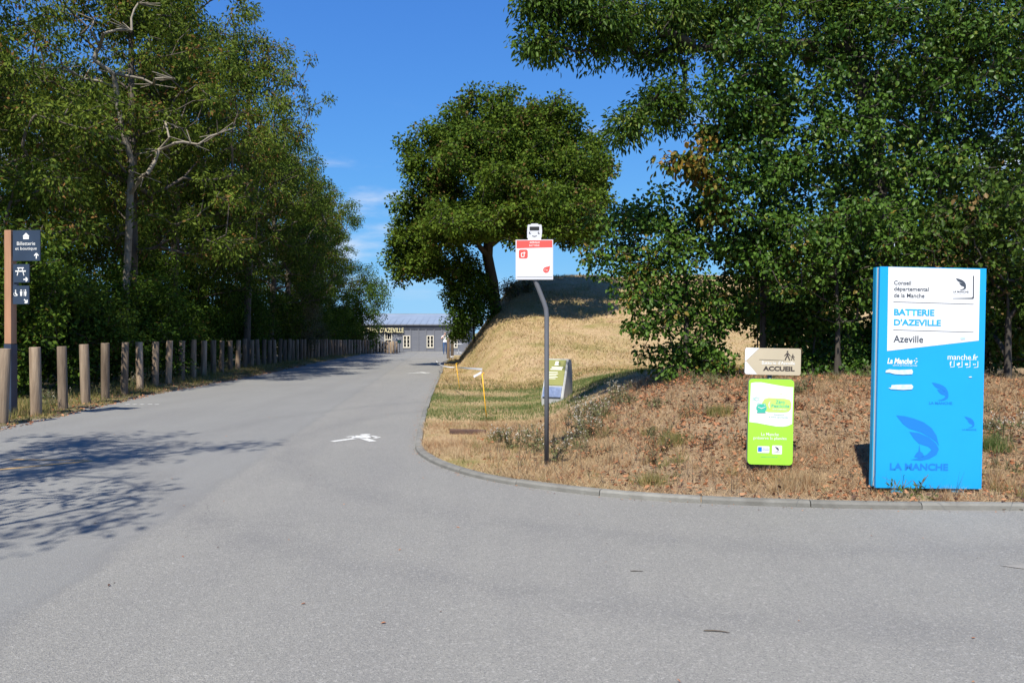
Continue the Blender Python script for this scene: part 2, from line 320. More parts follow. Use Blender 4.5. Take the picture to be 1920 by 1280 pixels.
def soil():
    """embankment: straw turf, leaf litter on the near bank, a greener watered strip on the lawn"""
    m = bpy.data.materials.new('dry_turf'); m.use_nodes = True; nt = m.node_tree; b = nt.nodes['Principled BSDF']; L = nt.links.new
    g = N(nt, 'ShaderNodeNewGeometry'); s = N(nt, 'ShaderNodeSeparateXYZ'); L(g.outputs['Position'], s.inputs[0])
    def noise(sc, det=6, rough=.65):
        n = N(nt, 'ShaderNodeTexNoise'); n.inputs['Scale'].default_value = sc; n.inputs['Detail'].default_value = det; n.inputs['Roughness'].default_value = rough; L(g.outputs['Position'], n.inputs['Vector']); return n.outputs[0]
    def rng(v, a, b_, c=0., d=1.):
        n = N(nt, 'ShaderNodeMapRange'); L(v, n.inputs[0])
        for i, q in enumerate((a, b_, c, d)): n.inputs[i + 1].default_value = q
        return n.outputs[0]
    def mul(a, b_):
        n = N(nt, 'ShaderNodeMath', operation='MULTIPLY')
        for i, v in enumerate((a, b_)):
            if isinstance(v, float): n.inputs[i].default_value = v
            else: L(v, n.inputs[i])
        return n.outputs[0]
    def mix(f, a, b_):
        n = N(nt, 'ShaderNodeMix', data_type='RGBA'); L(f, n.inputs[0])
        for i, v in ((6, a), (7, b_)):
            if isinstance(v, tuple): n.inputs[i].default_value = (*v, 1)
            else: L(v, n.inputs[i])
        return n.outputs[2]
    straw = mix(rng(noise(.9), .35, .65), (.37, .27, .135), (.44, .32, .185)); straw = mix(rng(noise(2.6), .52, .7), straw, (.33, .21, .125)); straw = mix(mul(rng(noise(.7), .48, .66), .75), straw, (.21, .20, .06))
    lit = mix(rng(noise(5), .35, .65), (.19, .125, .075), (.38, .27, .17)); lit = mix(rng(noise(1.6), .45, .65), lit, (.27, .20, .13))
    bank = mul(rng(s.outputs[0], .1, 1.6), rng(s.outputs[1], 17., 14.))
    green = mul(mul(rng(s.outputs[1], 14.5, 16.), rng(s.outputs[1], 23.5, 20.5)), rng(noise(.55), .40, .58))
    c = mix(mul(green, .85), straw, (.13, .155, .045)); c = mix(bank, c, lit)
    c = mix(mul(rng(noise(38, 3), .5, .75), .5), c, (.12, .085, .045))
    L(c, b.inputs['Base Color']); b.inputs['Roughness'].default_value = .95; b.inputs['Specular IOR Level'].default_value = .15
    bp = N(nt, 'ShaderNodeBump'); bp.inputs['Strength'].default_value = .8; bp.inputs['Distance'].default_value = .05; L(noise(22), bp.inputs['Height']); L(bp.outputs[0], b.inputs['Normal'])
    return m
TURF = soil()
EARTH = mat('verge_earth', (.12, .095, .055), .95, col2=(.20, .16, .075), scale=2.5, bump=.6, bscale=25)  # brown verge earth mottled with a paler tone
FIELD = mat('field_grass', (.14, .16, .05), .95, col2=(.22, .20, .08), scale=.05)

# ---------------------------------------------------------------- ground, road, kerb, banks
KR = [(-3.3, 37.0), (-3.16, 35.8), (-2.55, 26.5), (-2.07, 19.3), (-1.64, 13.8), (-1.47, 12.2), (-1.40, 11.4), (-1.30, 10.75), (-1.10, 10.15), (-.80, 9.5), (-.35, 8.82), (.22, 8.32), (1.0, 7.85), (1.73, 7.6), (2.67, 7.42), (3.6, 7.33), (4.68, 7.28), (9., 7.2), (22., 7.1)]
def smooth_path(p, step):
    p = np.array(p, float)
    for _ in range(2):                                           # corner cutting
        q = np.empty((2 * len(p) - 2, 2)); q[0::2] = p[:-1] * .75 + p[1:] * .25; q[1::2] = p[:-1] * .25 + p[1:] * .75
        p = np.vstack([p[:1], q[1:-1], p[-1:]])
    d = np.concatenate([[0], np.cumsum(np.hypot(*np.diff(p, axis=0).T))]); s = np.arange(0, d[-1], step)
    return np.stack([np.interp(s, d, p[:, 0]), np.interp(s, d, p[:, 1])], 1)
KP = smooth_path(KR, .25)
KFULL = np.vstack([[(8, 57.5), (-3.7, 57.5), (-4.2, 55.5), (-4.15, 52)], KP[::2]])
def kerb_sd(x, y):                                               # signed distance, positive on the grass side
    x = np.asarray(x, float); y = np.asarray(y, float); best = np.full(x.shape, 1e9); sg = np.ones(x.shape)
    for a, b in zip(KFULL[:-1], KFULL[1:]):
        d = b - a; l2 = (d ** 2).sum(); t = np.clip(((x - a[0]) * d[0] + (y - a[1]) * d[1]) / l2, 0, 1)
        ex = x - a[0] - t * d[0]; ey = y - a[1] - t * d[1]; dd = np.hypot(ex, ey); cr_ = d[0] * (y - a[1]) - d[1] * (x - a[0])
        up = dd < best - 1e-9; best = np.where(up, dd, best); sg = np.where(up, np.sign(cr_), sg)
    return best * sg
def lump(x, y):
    return (np.sin(x * 1.7 + 1.3 * np.sin(y * .9)) * np.sin(y * 1.3 + .8 * np.sin(x * 1.1)) * .5 + np.sin(x * 4.1 + y * 2.3) * np.sin(y * 3.7 - x * 1.9) * .22)
def softmin(a, b, k):
    h = np.clip(.5 + .5 * (b - a) / k, 0, 1); return b * (1 - h) + a * h - k * h * (1 - h)
def hgt(x, y):
    x = np.asarray(x, float); y = np.asarray(y, float)
    yk = np.interp(x, [-1.4, -1.1, -.35, .22, 1., 1.73, 2.67, 4.68, 22], [11.4, 10.15, 8.82, 8.32, 7.85, 7.6, 7.42, 7.28, 7.1])
    bank = .86 * sstep(.25, 4.4, y - yk) * sstep(.1, 2.9, x) * (1 - .45 * sstep(15, 22, y)) + .12 * sstep(8, 14, x)
    xl = np.interp(y, [24, 25, 30, 37, 50, 57], [2.5, .2, -1.5, -2.55, -3.3, -2.9])
    front = np.interp(y - 24.6, [-3, 0, .8, 11, 16, 20, 26], [-.6, .05, .22, 2.45, 3.7, 4.75, 5.0]); left = (x - xl) * 1.4
    m = softmin(front, left, .9); m = softmin(m, (58.5 - y) * .55, .8); m = np.maximum(m, 0)
    z = .05 + np.maximum(bank, m) + .09 * lump(x * .55 + 3, y * .55) * sstep(24, 28, y) + (.035 + .05 * sstep(1, 3, x) * (1 - sstep(14, 17, y))) * lump(x, y) * sstep(.3, 1.5, kerb_sd(x, y))
    return z
def ground_z(x, y):
    return float(hgt(np.array([x]), np.array([y]))[0])

g = npmesh('ground', [(-3000, -3000, -.4), (3000, -3000, -.4), (3000, 3000, -.4), (-3000, 3000, -.4)], [(0, 1, 2, 3)], 4)
tag(obj('ground', g, FIELD), kind='structure')

EDGE = [(-16, -8.1), (4, -8.3), (10, -8.45), (13.4, -8.6), (16.4, -8.97), (21.2, -9.54), (29, -9.7), (44.2, -10.66), (60, -11.2), (67.6, -11.4), (90, -12)]
def edge_x(y): return np.interp(y, [e[0] for e in EDGE], [e[1] for e in EDGE])
ys = np.concatenate([np.arange(-16, 72, 1.0), [72.]]); us = np.linspace(0, 1, 30)
V = [((edge_x(y) - .5) * (1 - u) + 34 * u, y, 0.0) for y in ys for u in us]; nu = len(us)
F = [(i * nu + j, i * nu + j + 1, (i + 1) * nu + j + 1, (i + 1) * nu + j) for i in range(len(ys) - 1) for j in range(nu - 1)]
tag(obj('road', npmesh('road', V, F, 4), ASPH), kind='structure')

def grid_mesh(name, xs, ys, zf):
    X, Y = np.meshgrid(xs, ys); Z = zf(X, Y); nx, ny = len(xs), len(ys); I = np.arange(nx * ny).reshape(ny, nx)
    F = np.stack([I[:-1, :-1], I[:-1, 1:], I[1:, 1:], I[1:, :-1]], -1).reshape(-1, 4)
    return npmesh(name, np.stack([X, Y, Z], -1), F, 4, True)
def bank_z(X, Y):
    sd = kerb_sd(X, Y); return np.where(sd > .02, -.12 + np.clip((sd - .01) / .09, 0, 1) * (hgt(X, Y) + .12), -.12)
xs = np.concatenate([np.arange(-8, -4.5, .5), np.arange(-4.5, 8, .12), np.arange(8, 41, 1.0)])
ys = np.concatenate([np.arange(6.9, 14, .1), np.arange(14, 30, .25), np.arange(30, 62, .5)])
tag(obj('embankment', grid_mesh('embankment', xs, ys, bank_z), TURF), kind='structure')
def verge_z(X, Y):
    t = edge_x(Y) - X + .10 * np.sin(Y * 2.1) + .07 * np.sin(Y * 5.3 + 1) + .05 * np.sin(Y * 11.7)
    return -.06 + .10 * np.clip(t / .12, -1, 1) + .07 * sstep(.1, 1.5, t) + .03 * lump(X, Y) * sstep(.3, 1, t)
ysv = np.concatenate([np.arange(-16, 12, 2.), np.arange(12, 34, .15), np.arange(34, 92, .5)])
off = np.concatenate([np.arange(-.45, 2.5, .08), np.arange(2.5, 8, .6), np.arange(8, 70, 6)])
Xv = edge_x(ysv)[:, None] - off[None, :]; Yv = np.repeat(ysv[:, None], len(off), 1); I = np.arange(Xv.size).reshape(Xv.shape)
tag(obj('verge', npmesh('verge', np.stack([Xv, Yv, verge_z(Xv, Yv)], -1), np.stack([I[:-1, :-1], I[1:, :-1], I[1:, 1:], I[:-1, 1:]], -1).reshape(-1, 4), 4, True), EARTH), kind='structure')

# kerb of single stones
kerb = tag(empty('kerb'), kind='structure')
KD = np.concatenate([[0], np.cumsum(np.hypot(*np.diff(KP, axis=0).T))])
def kpos(s):
    p = np.array([np.interp(s, KD, KP[:, 0]), np.interp(s, KD, KP[:, 1])]); q = np.array([np.interp(s + .05, KD, KP[:, 0]), np.interp(s + .05, KD, KP[:, 1])]) if s + .05 < KD[-1] else p + (p - np.array([np.interp(s - .05, KD, KP[:, 0]), np.interp(s - .05, KD, KP[:, 1])]))
    d = (q - p) / (np.hypot(*(q - p)) + 1e-9); return p, np.array([-d[1], d[0]])
s0 = 0.0
while s0 < KD[-1] - 1.0:
    ln = .98; n = 5; bm = bmesh.new(); rings = []; top = .056 + random.uniform(-.005, .005); jit = random.uniform(-.006, .006)
    for i in range(n):
        p, nn = kpos(s0 + .0 + (ln + .010) * i / (n - 1)); sec = [(0 + jit, -.1), (.010 + jit, top - .02), (.03 + jit, top), (.105 + jit, top), (.11 + jit, -.1)]
        rings.append([bm.verts.new((p[0] + nn[0] * a, p[1] + nn[1] * a, z)) for a, z in sec])
    for i in range(n - 1):
        for j in range(4): bm.faces.new((rings[i][j], rings[i + 1][j], rings[i + 1][j + 1], rings[i][j + 1]))
    bm.faces.new(rings[0]); bm.faces.new(rings[-1][::-1]); bmesh.ops.recalc_face_normals(bm, faces=bm.faces)
    obj('kerb_stone', bm_mesh('kerb_stone', bm), CONC, kerb); s0 += 1.0

# paint on the road (thin sheets 4 mm above it)
def ground_sheet(name, polys, mat_, z=.004):
    bm = bmesh.new()
    for pts in polys:
        area = sum(a[0] * b[1] - b[0] * a[1] for a, b in zip(pts, pts[1:] + pts[:1]))
        bm.faces.new([bm.verts.new((x, y, z)) for x, y in (pts if area > 0 else pts[::-1])])
    return obj(name, bm_mesh(name, bm), mat_)
def walker(cx, cy, s):
    q = [circ(.04, .80, .085, 12)] + [[(-.10, .70), (.16, .70), (.19, .44), (.12, .36), (-.06, .36), (-.12, .46)], seg(.15, .66, .31, .48, .075), seg(.31, .50, .27, .36, .07), seg(-.09, .65, -.20, .52, .065), seg(.0, .40, -.31, .01, .115), seg(.07, .40, .30, .02, .115)]
    return [[(cx + a * s, cy + b * s) for a, b in p] for p in q]
def px_ground(px, py): d = FPX * CAM_Z / (py - 624); return (px - 960) / FPX * d, d
a = px_ground(661, 828)
tag(ground_sheet('painted_walker', walker(a[0], a[1], 1.0), PAINT), 'worn white walking figure painted on the asphalt beside the kerb bend', 'road marking')
a = px_ground(784, 700)
tag(ground_sheet('painted_walker', walker(a[0], a[1], 1.3), PAINT), 'distant white walking figure painted on the road before the coiled barrier tape', 'road marking')
a = px_ground(264, 758); mk = [seg(a[0] - .36 + i * .17, a[1] + .03 * math.sin(i * 3), a[0] - .27 + i * .17, a[1] + .03 * math.cos(i * 2), .09) for i in range(5)]
dashes = tag(empty('painted_dashes', (a[0], a[1], 0)), 'short row of broken white paint dabs near the wooden bollards', 'road marking')
for q in mk: ground_sheet('dash', [[(u - a[0], v - a[1]) for u, v in q]], PAINT).parent = dashes
p1, p2, p3 = px_ground(172, 864), px_ground(-60, 886), px_ground(18, 862)
tag(ground_sheet('painted_arrow', [seg(*p2, *p1, .075), [(p3[0], p3[1] + .04), (p3[0], p3[1] - .03), (p1[0] - .16, p1[1] + .03), (p1[0] - .05, p1[1] + .06)]], YPAINT), 'faded yellow arrow painted on the road in the tree shade', 'road marking')
a = px_ground(1880, 1062)
tag(ground_sheet('asphalt_patch', [[(a[0], a[1]), (a[0] + .25, a[1] - .17), (a[0] + .8, a[1] - .15), (a[0] + .8, a[1] + .03), (a[0] + .2, a[1] + .05)]], mat('patch_concrete', (.24, .23, .21), .85, var=.2, scale=8), .004), kind='structure')
a = px_ground(800, 679)

# ---------------------------------------------------------------- totem sign
FIN_A = [(205, 832), (250, 836), (300, 848), (350, 866), (392, 896), (418, 935), (432, 990), (416, 968), (385, 944), (335, 918), (275, 900), (243, 878)]
FIN_B = [(275, 917), (325, 922), (380, 945), (415, 975), (431, 1005), (418, 1034), (380, 1056), (335, 1066), (283, 1062), (330, 1052), (368, 1034), (392, 1008), (375, 992), (325, 977), (298, 950)]
MONT = [(300, 1048), (312, 1028), (323, 1018), (328, 980), (333, 1018), (345, 1026), (354, 1044), (330, 1052)]
def fin(f, mont=True): return [[f(*p) for p in q] for q in ((FIN_A, FIN_B, MONT) if mont else (FIN_A, FIN_B))]
def totem():
    t = tag(empty('totem_sign', (4.09, 7.87, .105), (0, R(.95), R(1.5))), 'tall blue and white totem sign standing on dry leaves behind the kerb', 'totem sign')
    W, H, D = 1.055, 2.165, .13; y = -D / 2
    def m(px, py):                                            # pixel of the enlarged photograph -> plate coordinates
        return ((px - (120 - 20 * (py - 62) / 1148)) / 556 - .5) * W, (1 - (py - 64) / 1146) * H
    def bx(x0, y0, x1, y1): a = m(x0, y1); b = m(x1, y0); return a[0], a[1], b[0], b[1]
    plate('front_panel', [(-W / 2, 0), (W / 2, 0), (W / 2, H), (-W / 2, H)], y, y + .030, CYAN, t)
    plate('core_panel', [(-W / 2 + .006, .01), (W / 2 - .006, .01), (W / 2 - .006, H - .006), (-W / 2 + .006, H - .006)], y + .0305, y + .0745, TWHITE, t)
    plate('back_panel', [(-W / 2 - .004, .0), (W / 2 + .004, .0), (W / 2 + .004, H), (-W / 2 - .004, H)], y + .075, y + D, CYAND, t)
    for sx in (-.3, .3): box('foot', (sx, 0, -.06), (.12, .10, .16), CYAND, t)
    y1, y2, y3 = y - .002, y - .004, y - .006
    sheet('white_panel', [[m(162, 65), m(642, 70), m(637, 438), m(157, 500)]], y1, TWHITE, t)
    for s, b in (('Conseil', (191, 135, 281, 157)), ('départemental', (191, 167, 373, 194)), ('de la Manche', (191, 200, 351, 222)), ('Azeville', (189, 418, 346, 455))): text(s, bx(*b), y2, INK, t, bold=.016)
    for s, b in (('BATTERIE', (191, 281, 404, 315)), ("D'AZEVILLE", (191, 333, 438, 367))): text(s, bx(*b), y2, TCY, t, bold=.038)
    for yy in (244, 389): sheet('rule_line', [[m(188, yy), m(609, yy + 5), m(609, yy + 7.5), m(188, yy + 2.5)]], y2, INK, t)
    f = lambda px, py: m(514 + (px - 205) * .245, 118 + (py - 832) * .26)
    sheet('emblem', fin(f, False), y2, INK, t); text('LA MANCHE', bx(501, 182, 582, 192), y2, INK, t, bold=.02)
    text('CONSEIL DÉPARTEMENTAL', bx(503, 197, 582, 201), y2, INK, t)
    sheet('emblem_corner', [[m(604, 103), m(610, 103), m(610, 218), m(606, 223), m(498, 223), m(498, 221), m(598, 217), m(604, 211)]], y2, INK, t)
    text('manche.fr', bx(474, 510, 634, 540), y1, WPRINT, t, bold=.004)
    for i, s in enumerate('f'): text(s, bx(485, 548, 495, 572), y1, WPRINT, t, bold=.03)
    sheets('social_icon', [[m(523, 556), m(528, 560), m(532, 553), m(540, 556), m(536, 566), m(528, 571), m(522, 568)], [m(566, 557), m(581, 557), m(581, 567), m(566, 567)], [m(608, 559), m(613, 559), m(613, 565), m(608, 565)], [m(616, 559), m(621, 559), m(621, 565), m(616, 565)]], y1, WPRINT, t)
    for i in range(4):
        x = 483 + i * 41.5
        sheet('icon_bracket', [[m(x + 24, 545), m(x + 27, 545), m(x + 27, 577), m(x + 5, 580), m(x + 5, 577), m(x + 24, 575)]], y1, WPRINT, t)
    text('La Manche', bx(158, 536, 290, 566), y1, WPRINT, t, bold=.03, shear=.25)
    sheet('spark_mark', [[m(294, 548), m(302, 544), m(303, 553)], [m(304, 538), m(312, 534), m(316, 540)], [m(305, 551), m(318, 549), m(314, 556)], [m(301, 560), m(312, 558), m(306, 566)]], y1, WPRINT, t)
    text('DEMAIN EST NOTRE HISTOIRE', bx(188, 571, 315, 577), y1, WPRINT, t)
    sc1 = [m(150, 600), m(168, 594), m(215, 597), m(286, 593), m(292, 604), m(288, 618), m(240, 621), m(196, 619), m(170, 612), m(148, 612)]
    sc2 = [m(163, 690), m(178, 688), m(180, 676), m(215, 673), m(285, 671), m(294, 682), m(288, 696), m(240, 700), m(176, 697)]
    sheets('scrape', [sc1, sc2, [m(582, 627), m(598, 624), m(602, 629), m(590, 632)], [m(540, 422), m(568, 420), m(566, 432), m(540, 434)]], y3, SCUFF, t)
    sheet('emblem', fin(m), y1, DBLUE, t); text('LA MANCHE', bx(173, 1080, 480, 1117), y1, DBLUE, t, bold=.04)
    f = lambda px, py: m(392 + (px - 205) * .39, 660 + (py - 832) * .40)
    sheet('emblem', fin(f, False), y1, DBLUE, t); text('LA MANCHE', bx(378, 759, 499, 773), y1, DBLUE, t, bold=.02)
    f = lambda px, py: m(564 + (px - 205) * .235, 834 + (py - 832) * .25)
    sheet('emblem', fin(f, False), y1, DBLUE, t); text('LA MANCHE', bx(553, 897, 627, 906), y1, DBLUE, t, bold=.02)
totem()

# ---------------------------------------------------------------- welcome arrow and lime panel on one post
def welcome():
    d = 8.5; bx0 = P(1442, 884, d); t = tag(empty('welcome_sign', (bx0.x, d, bx0.z), (0, R(.9), R(-4))), 'beige arrow plate above a lime green and white panel on a short grey post', 'sign')
    ox, oz = 1442, 884
    def m(zx, zy): px = 1380 + zx / 5.12; py = 640 + zy / 5.12; return (px - ox) / FPX * d, (oz - py) / FPX * d
    def bx(x0, y0, x1, y1): a = m(x0, y1); b = m(x1, y0); return a[0], a[1], b[0], b[1]
    obj('post', tube_mesh('post', [(0, .035, -.25), (0, .035, 1.3)], .024, 10), GPOLE, t)
    a = m(72, 320); b = m(597, 64)
    arrow = obj_ = plate('arrow_plate', rrect(a[0], a[1], b[0], b[1], .022), -.012, .008, BEIGE, t)
    y1, y2 = -.014, -.016
    sheet('white_corner', [[m(82, 62), m(205, 64), m(80, 188), m(72, 184), m(73, 80)], [m(80, 190), m(188, 316), m(84, 316), m(71, 300), m(72, 196)]], y1, TWHITE, t)
    text('ACCUEIL', bx(243, 236, 540, 282), y1, BROWNINK, t, bold=.045); text("Batterie d'Azeville", bx(232, 186, 542, 220), y1, WPRINT, t, bold=.004)
    sheet('rule_line', [[m(205, 173), m(440, 178), m(440, 181), m(205, 176)]], y1, BROWNINK, t)
    def walkman(x, y, s):
        k = lambda a, b: m(x + a * s, y + b * s)
        sg = lambda a, b, c, d_, w_: [(p[0], p[1]) for p in seg(*k(a, b), *k(c, d_), w_ * s * d / FPX / 5.12)]
        return [[k(8 * math.cos(i * .52), 8 * math.sin(i * .52)) for i in range(12)], [k(-9, 12), k(9, 12), k(8, 48), k(-8, 48)], sg(-6, 44, -22, 84, 11), sg(6, 44, 22, 84, 11), sg(-6, 18, -28, 42, 8), sg(6, 18, 28, 42, 8)]
    sheet('walker_symbol', walkman(470, 94, 1.0), y1, BROWNINK, t); sheet('walker_symbol', walkman(520, 122, .66), y1, BROWNINK, t)
    a = m(114, 1182); b = m(538, 362)
    plate('lime_panel', rrect(a[0], a[1], b[0], b[1], .04), -.012, .012, LIME, t)
    plate('panel_rim', rrect(a[0] - .006, a[1] - .006, b[0] + .006, b[1] + .006, .045), .0125, .024, GPOLE, t)
    top = [(132, 402), (170, 393), (230, 392), (300, 404), (400, 420), (480, 431), (531, 433)]; bot = [(526, 785), (490, 804), (440, 814), (370, 812), (280, 798), (200, 784), (124, 776)]
    sheet('white_panel', [[m(*p) for p in top + bot]], y1, TWHITE, t)
    text('ICI', bx(152, 536, 212, 570), y2, TEAL, t)
    z = [m(*p) for p in [(262, 552), (300, 541), (450, 545), (500, 556), (515, 590), (512, 640), (490, 668), (440, 676), (300, 676), (262, 664), (244, 640), (240, 590)]]
    sheet('lime_bubble', [z], y2, LIME2, t)
    text('Zéro', bx(368, 560, 452, 594), y2 - .002, TEAL, t, bold=.01); text('Pesticide', bx(328, 600, 496, 630), y2 - .002, TEAL, t, bold=.01)
    text('NOS COMMUNES', bx(340, 642, 470, 654), y2 - .002, WPRINT, t, bold=.02); text('(', bx(300, 572, 318, 642), y2 - .002, WPRINT, t)
    frog = [(196, 598), (205, 592), (216, 598), (236, 601), (252, 597), (262, 592), (272, 598), (274, 612), (284, 630), (282, 655), (268, 668), (276, 684), (196, 686), (190, 676), (204, 668), (186, 650), (186, 628), (196, 614)]
    sheet('frog_symbol', [[m(*p) for p in frog]], y2 - .002, TEAL, t)
    sheets('frog_eye', [[m(x + 5 * math.cos(i * .8), 605 + 5 * math.sin(i * .8)) for i in range(8)] for x in (208, 261)], y2 - .004, WPRINT, t)
    sheet('frog_smile', [[m(200, 626), m(236, 640), m(272, 624), m(272, 629), m(236, 647), m(200, 631)]], y2 - .004, WPRINT, t)
    text('Acceptons', bx(350, 692, 448, 708), y2, TEAL, t); text('la flore spontanée', bx(306, 716, 486, 734), y2, TEAL, t)
    text('La Manche', bx(238, 874, 404, 904), y1, WPRINT, t, bold=.004); text('préserve la planète', bx(166, 912, 478, 948), y1, WPRINT, t, bold=.004)
    a = m(205, 1070); b = m(318, 1004); sheet('logo_card', [rrect(a[0], a[1], b[0], b[1], .01)], y1, TWHITE, t)
    a = m(343, 1080); b = m(436, 994); sheet('logo_card', [rrect(a[0], a[1], b[0], b[1], .01)], y1, TWHITE, t)
    a = m(210, 1056); b = m(246, 1014); sheet('logo_mark', [[(a[0], a[1]), (b[0], a[1]), (b[0], b[1]), (a[0], b[1])]], y2, DBLUE, t)
    text('AGENCE DE L\'EAU', bx(252, 1022, 312, 1030), y2, DBLUE, t); text('SEINE NORMANDIE', bx(252, 1036, 312, 1044), y2, DBLUE, t)
    sheet('logo_mark', fin(lambda px, py: m(368 + (px - 205) * .17, 1008 + (py - 832) * .17), False), y2, INK, t); text('LA MANCHE', bx(364, 1054, 414, 1062), y2, INK, t)
    text('www.manche.fr', bx(240, 1101, 398, 1111), y1, TEAL, t)
    q = [(rnd.uniform(250, 505), rnd.uniform(488, 530)) for rnd in [random.Random(3)] for _ in range(16)]
    tag(sheet('speckle_print', [[m(x, yy), m(x + 7, yy + 3), m(x + 3, yy + 12)] for x, yy in q], y2, LIME2, t), kind='stuff')
welcome()

# ---------------------------------------------------------------- bus stop
def bus_stop():
    d = 9.45; g0 = P(1025, 852, d); gz = ground_z(g0.x, d); t = tag(empty('bus_stop_sign', (g0.x, d, gz), (0, 0, R(-3))), 'cranked grey pole carrying a white bus stop panel with red header and bus cut-out', 'bus stop')
    def m(px, py): return (px - 1025) / FPX * d, CAM_Z - (py - 624) / FPX * d - gz
    def c(zx, zy): return m(940 + zx / 9.846, 410 + zy / 9.846)
    def bx(x0, y0, x1, y1): a = c(x0, y1); b = c(x1, y0); return a[0], a[1], b[0], b[1]
    p = [m(1025, 870), m(1025, 700), m(1025, 592), m(1023.5, 578), m(1019, 565), m(1003, 524), m(1002, 515)]
    obj('pole', tube_mesh('pole', [(x, 0.0, z) for x, z in p], .0285, 14), GPOLE, t)
    obj('base_collar', tube_mesh('base_collar', [(0, 0, -.05), (0, 0, .006)], .040, 14), GPOLE, t)
    a = c(266, 1128); b = c(955, 396)
    plate('panel_frame', [(a[0], a[1]), (b[0], a[1]), (b[0], b[1]), (a[0], b[1])], -.045, .0, ALUW, t)
    a = c(286, 1074); b = c(938, 410); plate('white_panel', [(a[0], a[1]), (b[0], a[1]), (b[0], b[1]), (a[0], b[1])], -.049, -.0455, TWHITE, t)
    y1, y2 = -.051, -.053
    sheet('red_header', [[c(286, 410), c(938, 410), c(938, 540), c(600, 545), c(286, 553)]], y1, RED, t)
    text('AZEVILLE', bx(522, 434, 708, 464), y2, WPRINT, t, bold=.02); text('BATTERIE', bx(518, 488, 706, 520), y2, WPRINT, t)
    a = c(324, 740); b = c(490, 578); sheet('app_tile', [rrect(a[0], a[1], b[0], b[1], .022)], y1, RED, t)
    a = c(366, 716); b = c(430, 636); o_ = rrect(a[0], a[1], b[0], b[1], .01, 3); a = c(378, 702); b = c(418, 650); i_ = rrect(a[0], a[1], b[0], b[1], .005, 3)
    sheet('phone_symbol', [[o_[k], o_[(k + 1) % len(o_)], i_[(k + 1) % len(i_)], i_[k]] for k in range(len(o_))] + [circ(*c(426, 640), .012, 10)], y2, WPRINT, t)
    text('Horaires ici', bx(330, 752, 484, 766), y1, PINK, t)
    sheet('leaf_logo', [[c(898, 876), c(892, 930), c(880, 975), c(850, 1003), c(812, 1006), c(780, 985), c(769, 950), c(782, 918), (c(815, 900)), c(860, 890)]], y1, RED, t)
    text('Cap', bx(790, 930, 862, 980), y2, PINK, t, shear=.2)
    bus = [(492, 400), (492, 366), (478, 360), (478, 240), (487, 130), (496, 118), (545, 116), (553, 100), (672, 100), (682, 116), (734, 120), (744, 132), (752, 240), (742, 352), (734, 360), (734, 400)]
    plate('bus_plate', [c(*q) for q in bus], -.035, -.027, ALUW, t)
    sheet('bus_windscreen', [[c(523, 156), c(700, 156), c(700, 226), c(523, 226)]], -.037, BLACK, t)
    e1 = [[c(x + 19 * math.cos(i * .524), 270 + 22 * math.sin(i * .524)) for i in range(12)] for x in (530, 692)]
    e2 = [[c(x + 11 * math.cos(i * .524), 266 + 14 * math.sin(i * .524)) for i in range(12)] for x in (540, 700)]
    sheets('bus_headlight', e1, -.037, BLACK, t); sheets('headlight_glint', e2, -.039, ALUW, t)
    sheet('bus_smile', [[c(570, 316), c(590, 326), c(612, 329), c(636, 326), c(656, 316), c(650, 332), (c(612, 342)), c(576, 332)]], -.037, BLACK, t)
bus_stop()

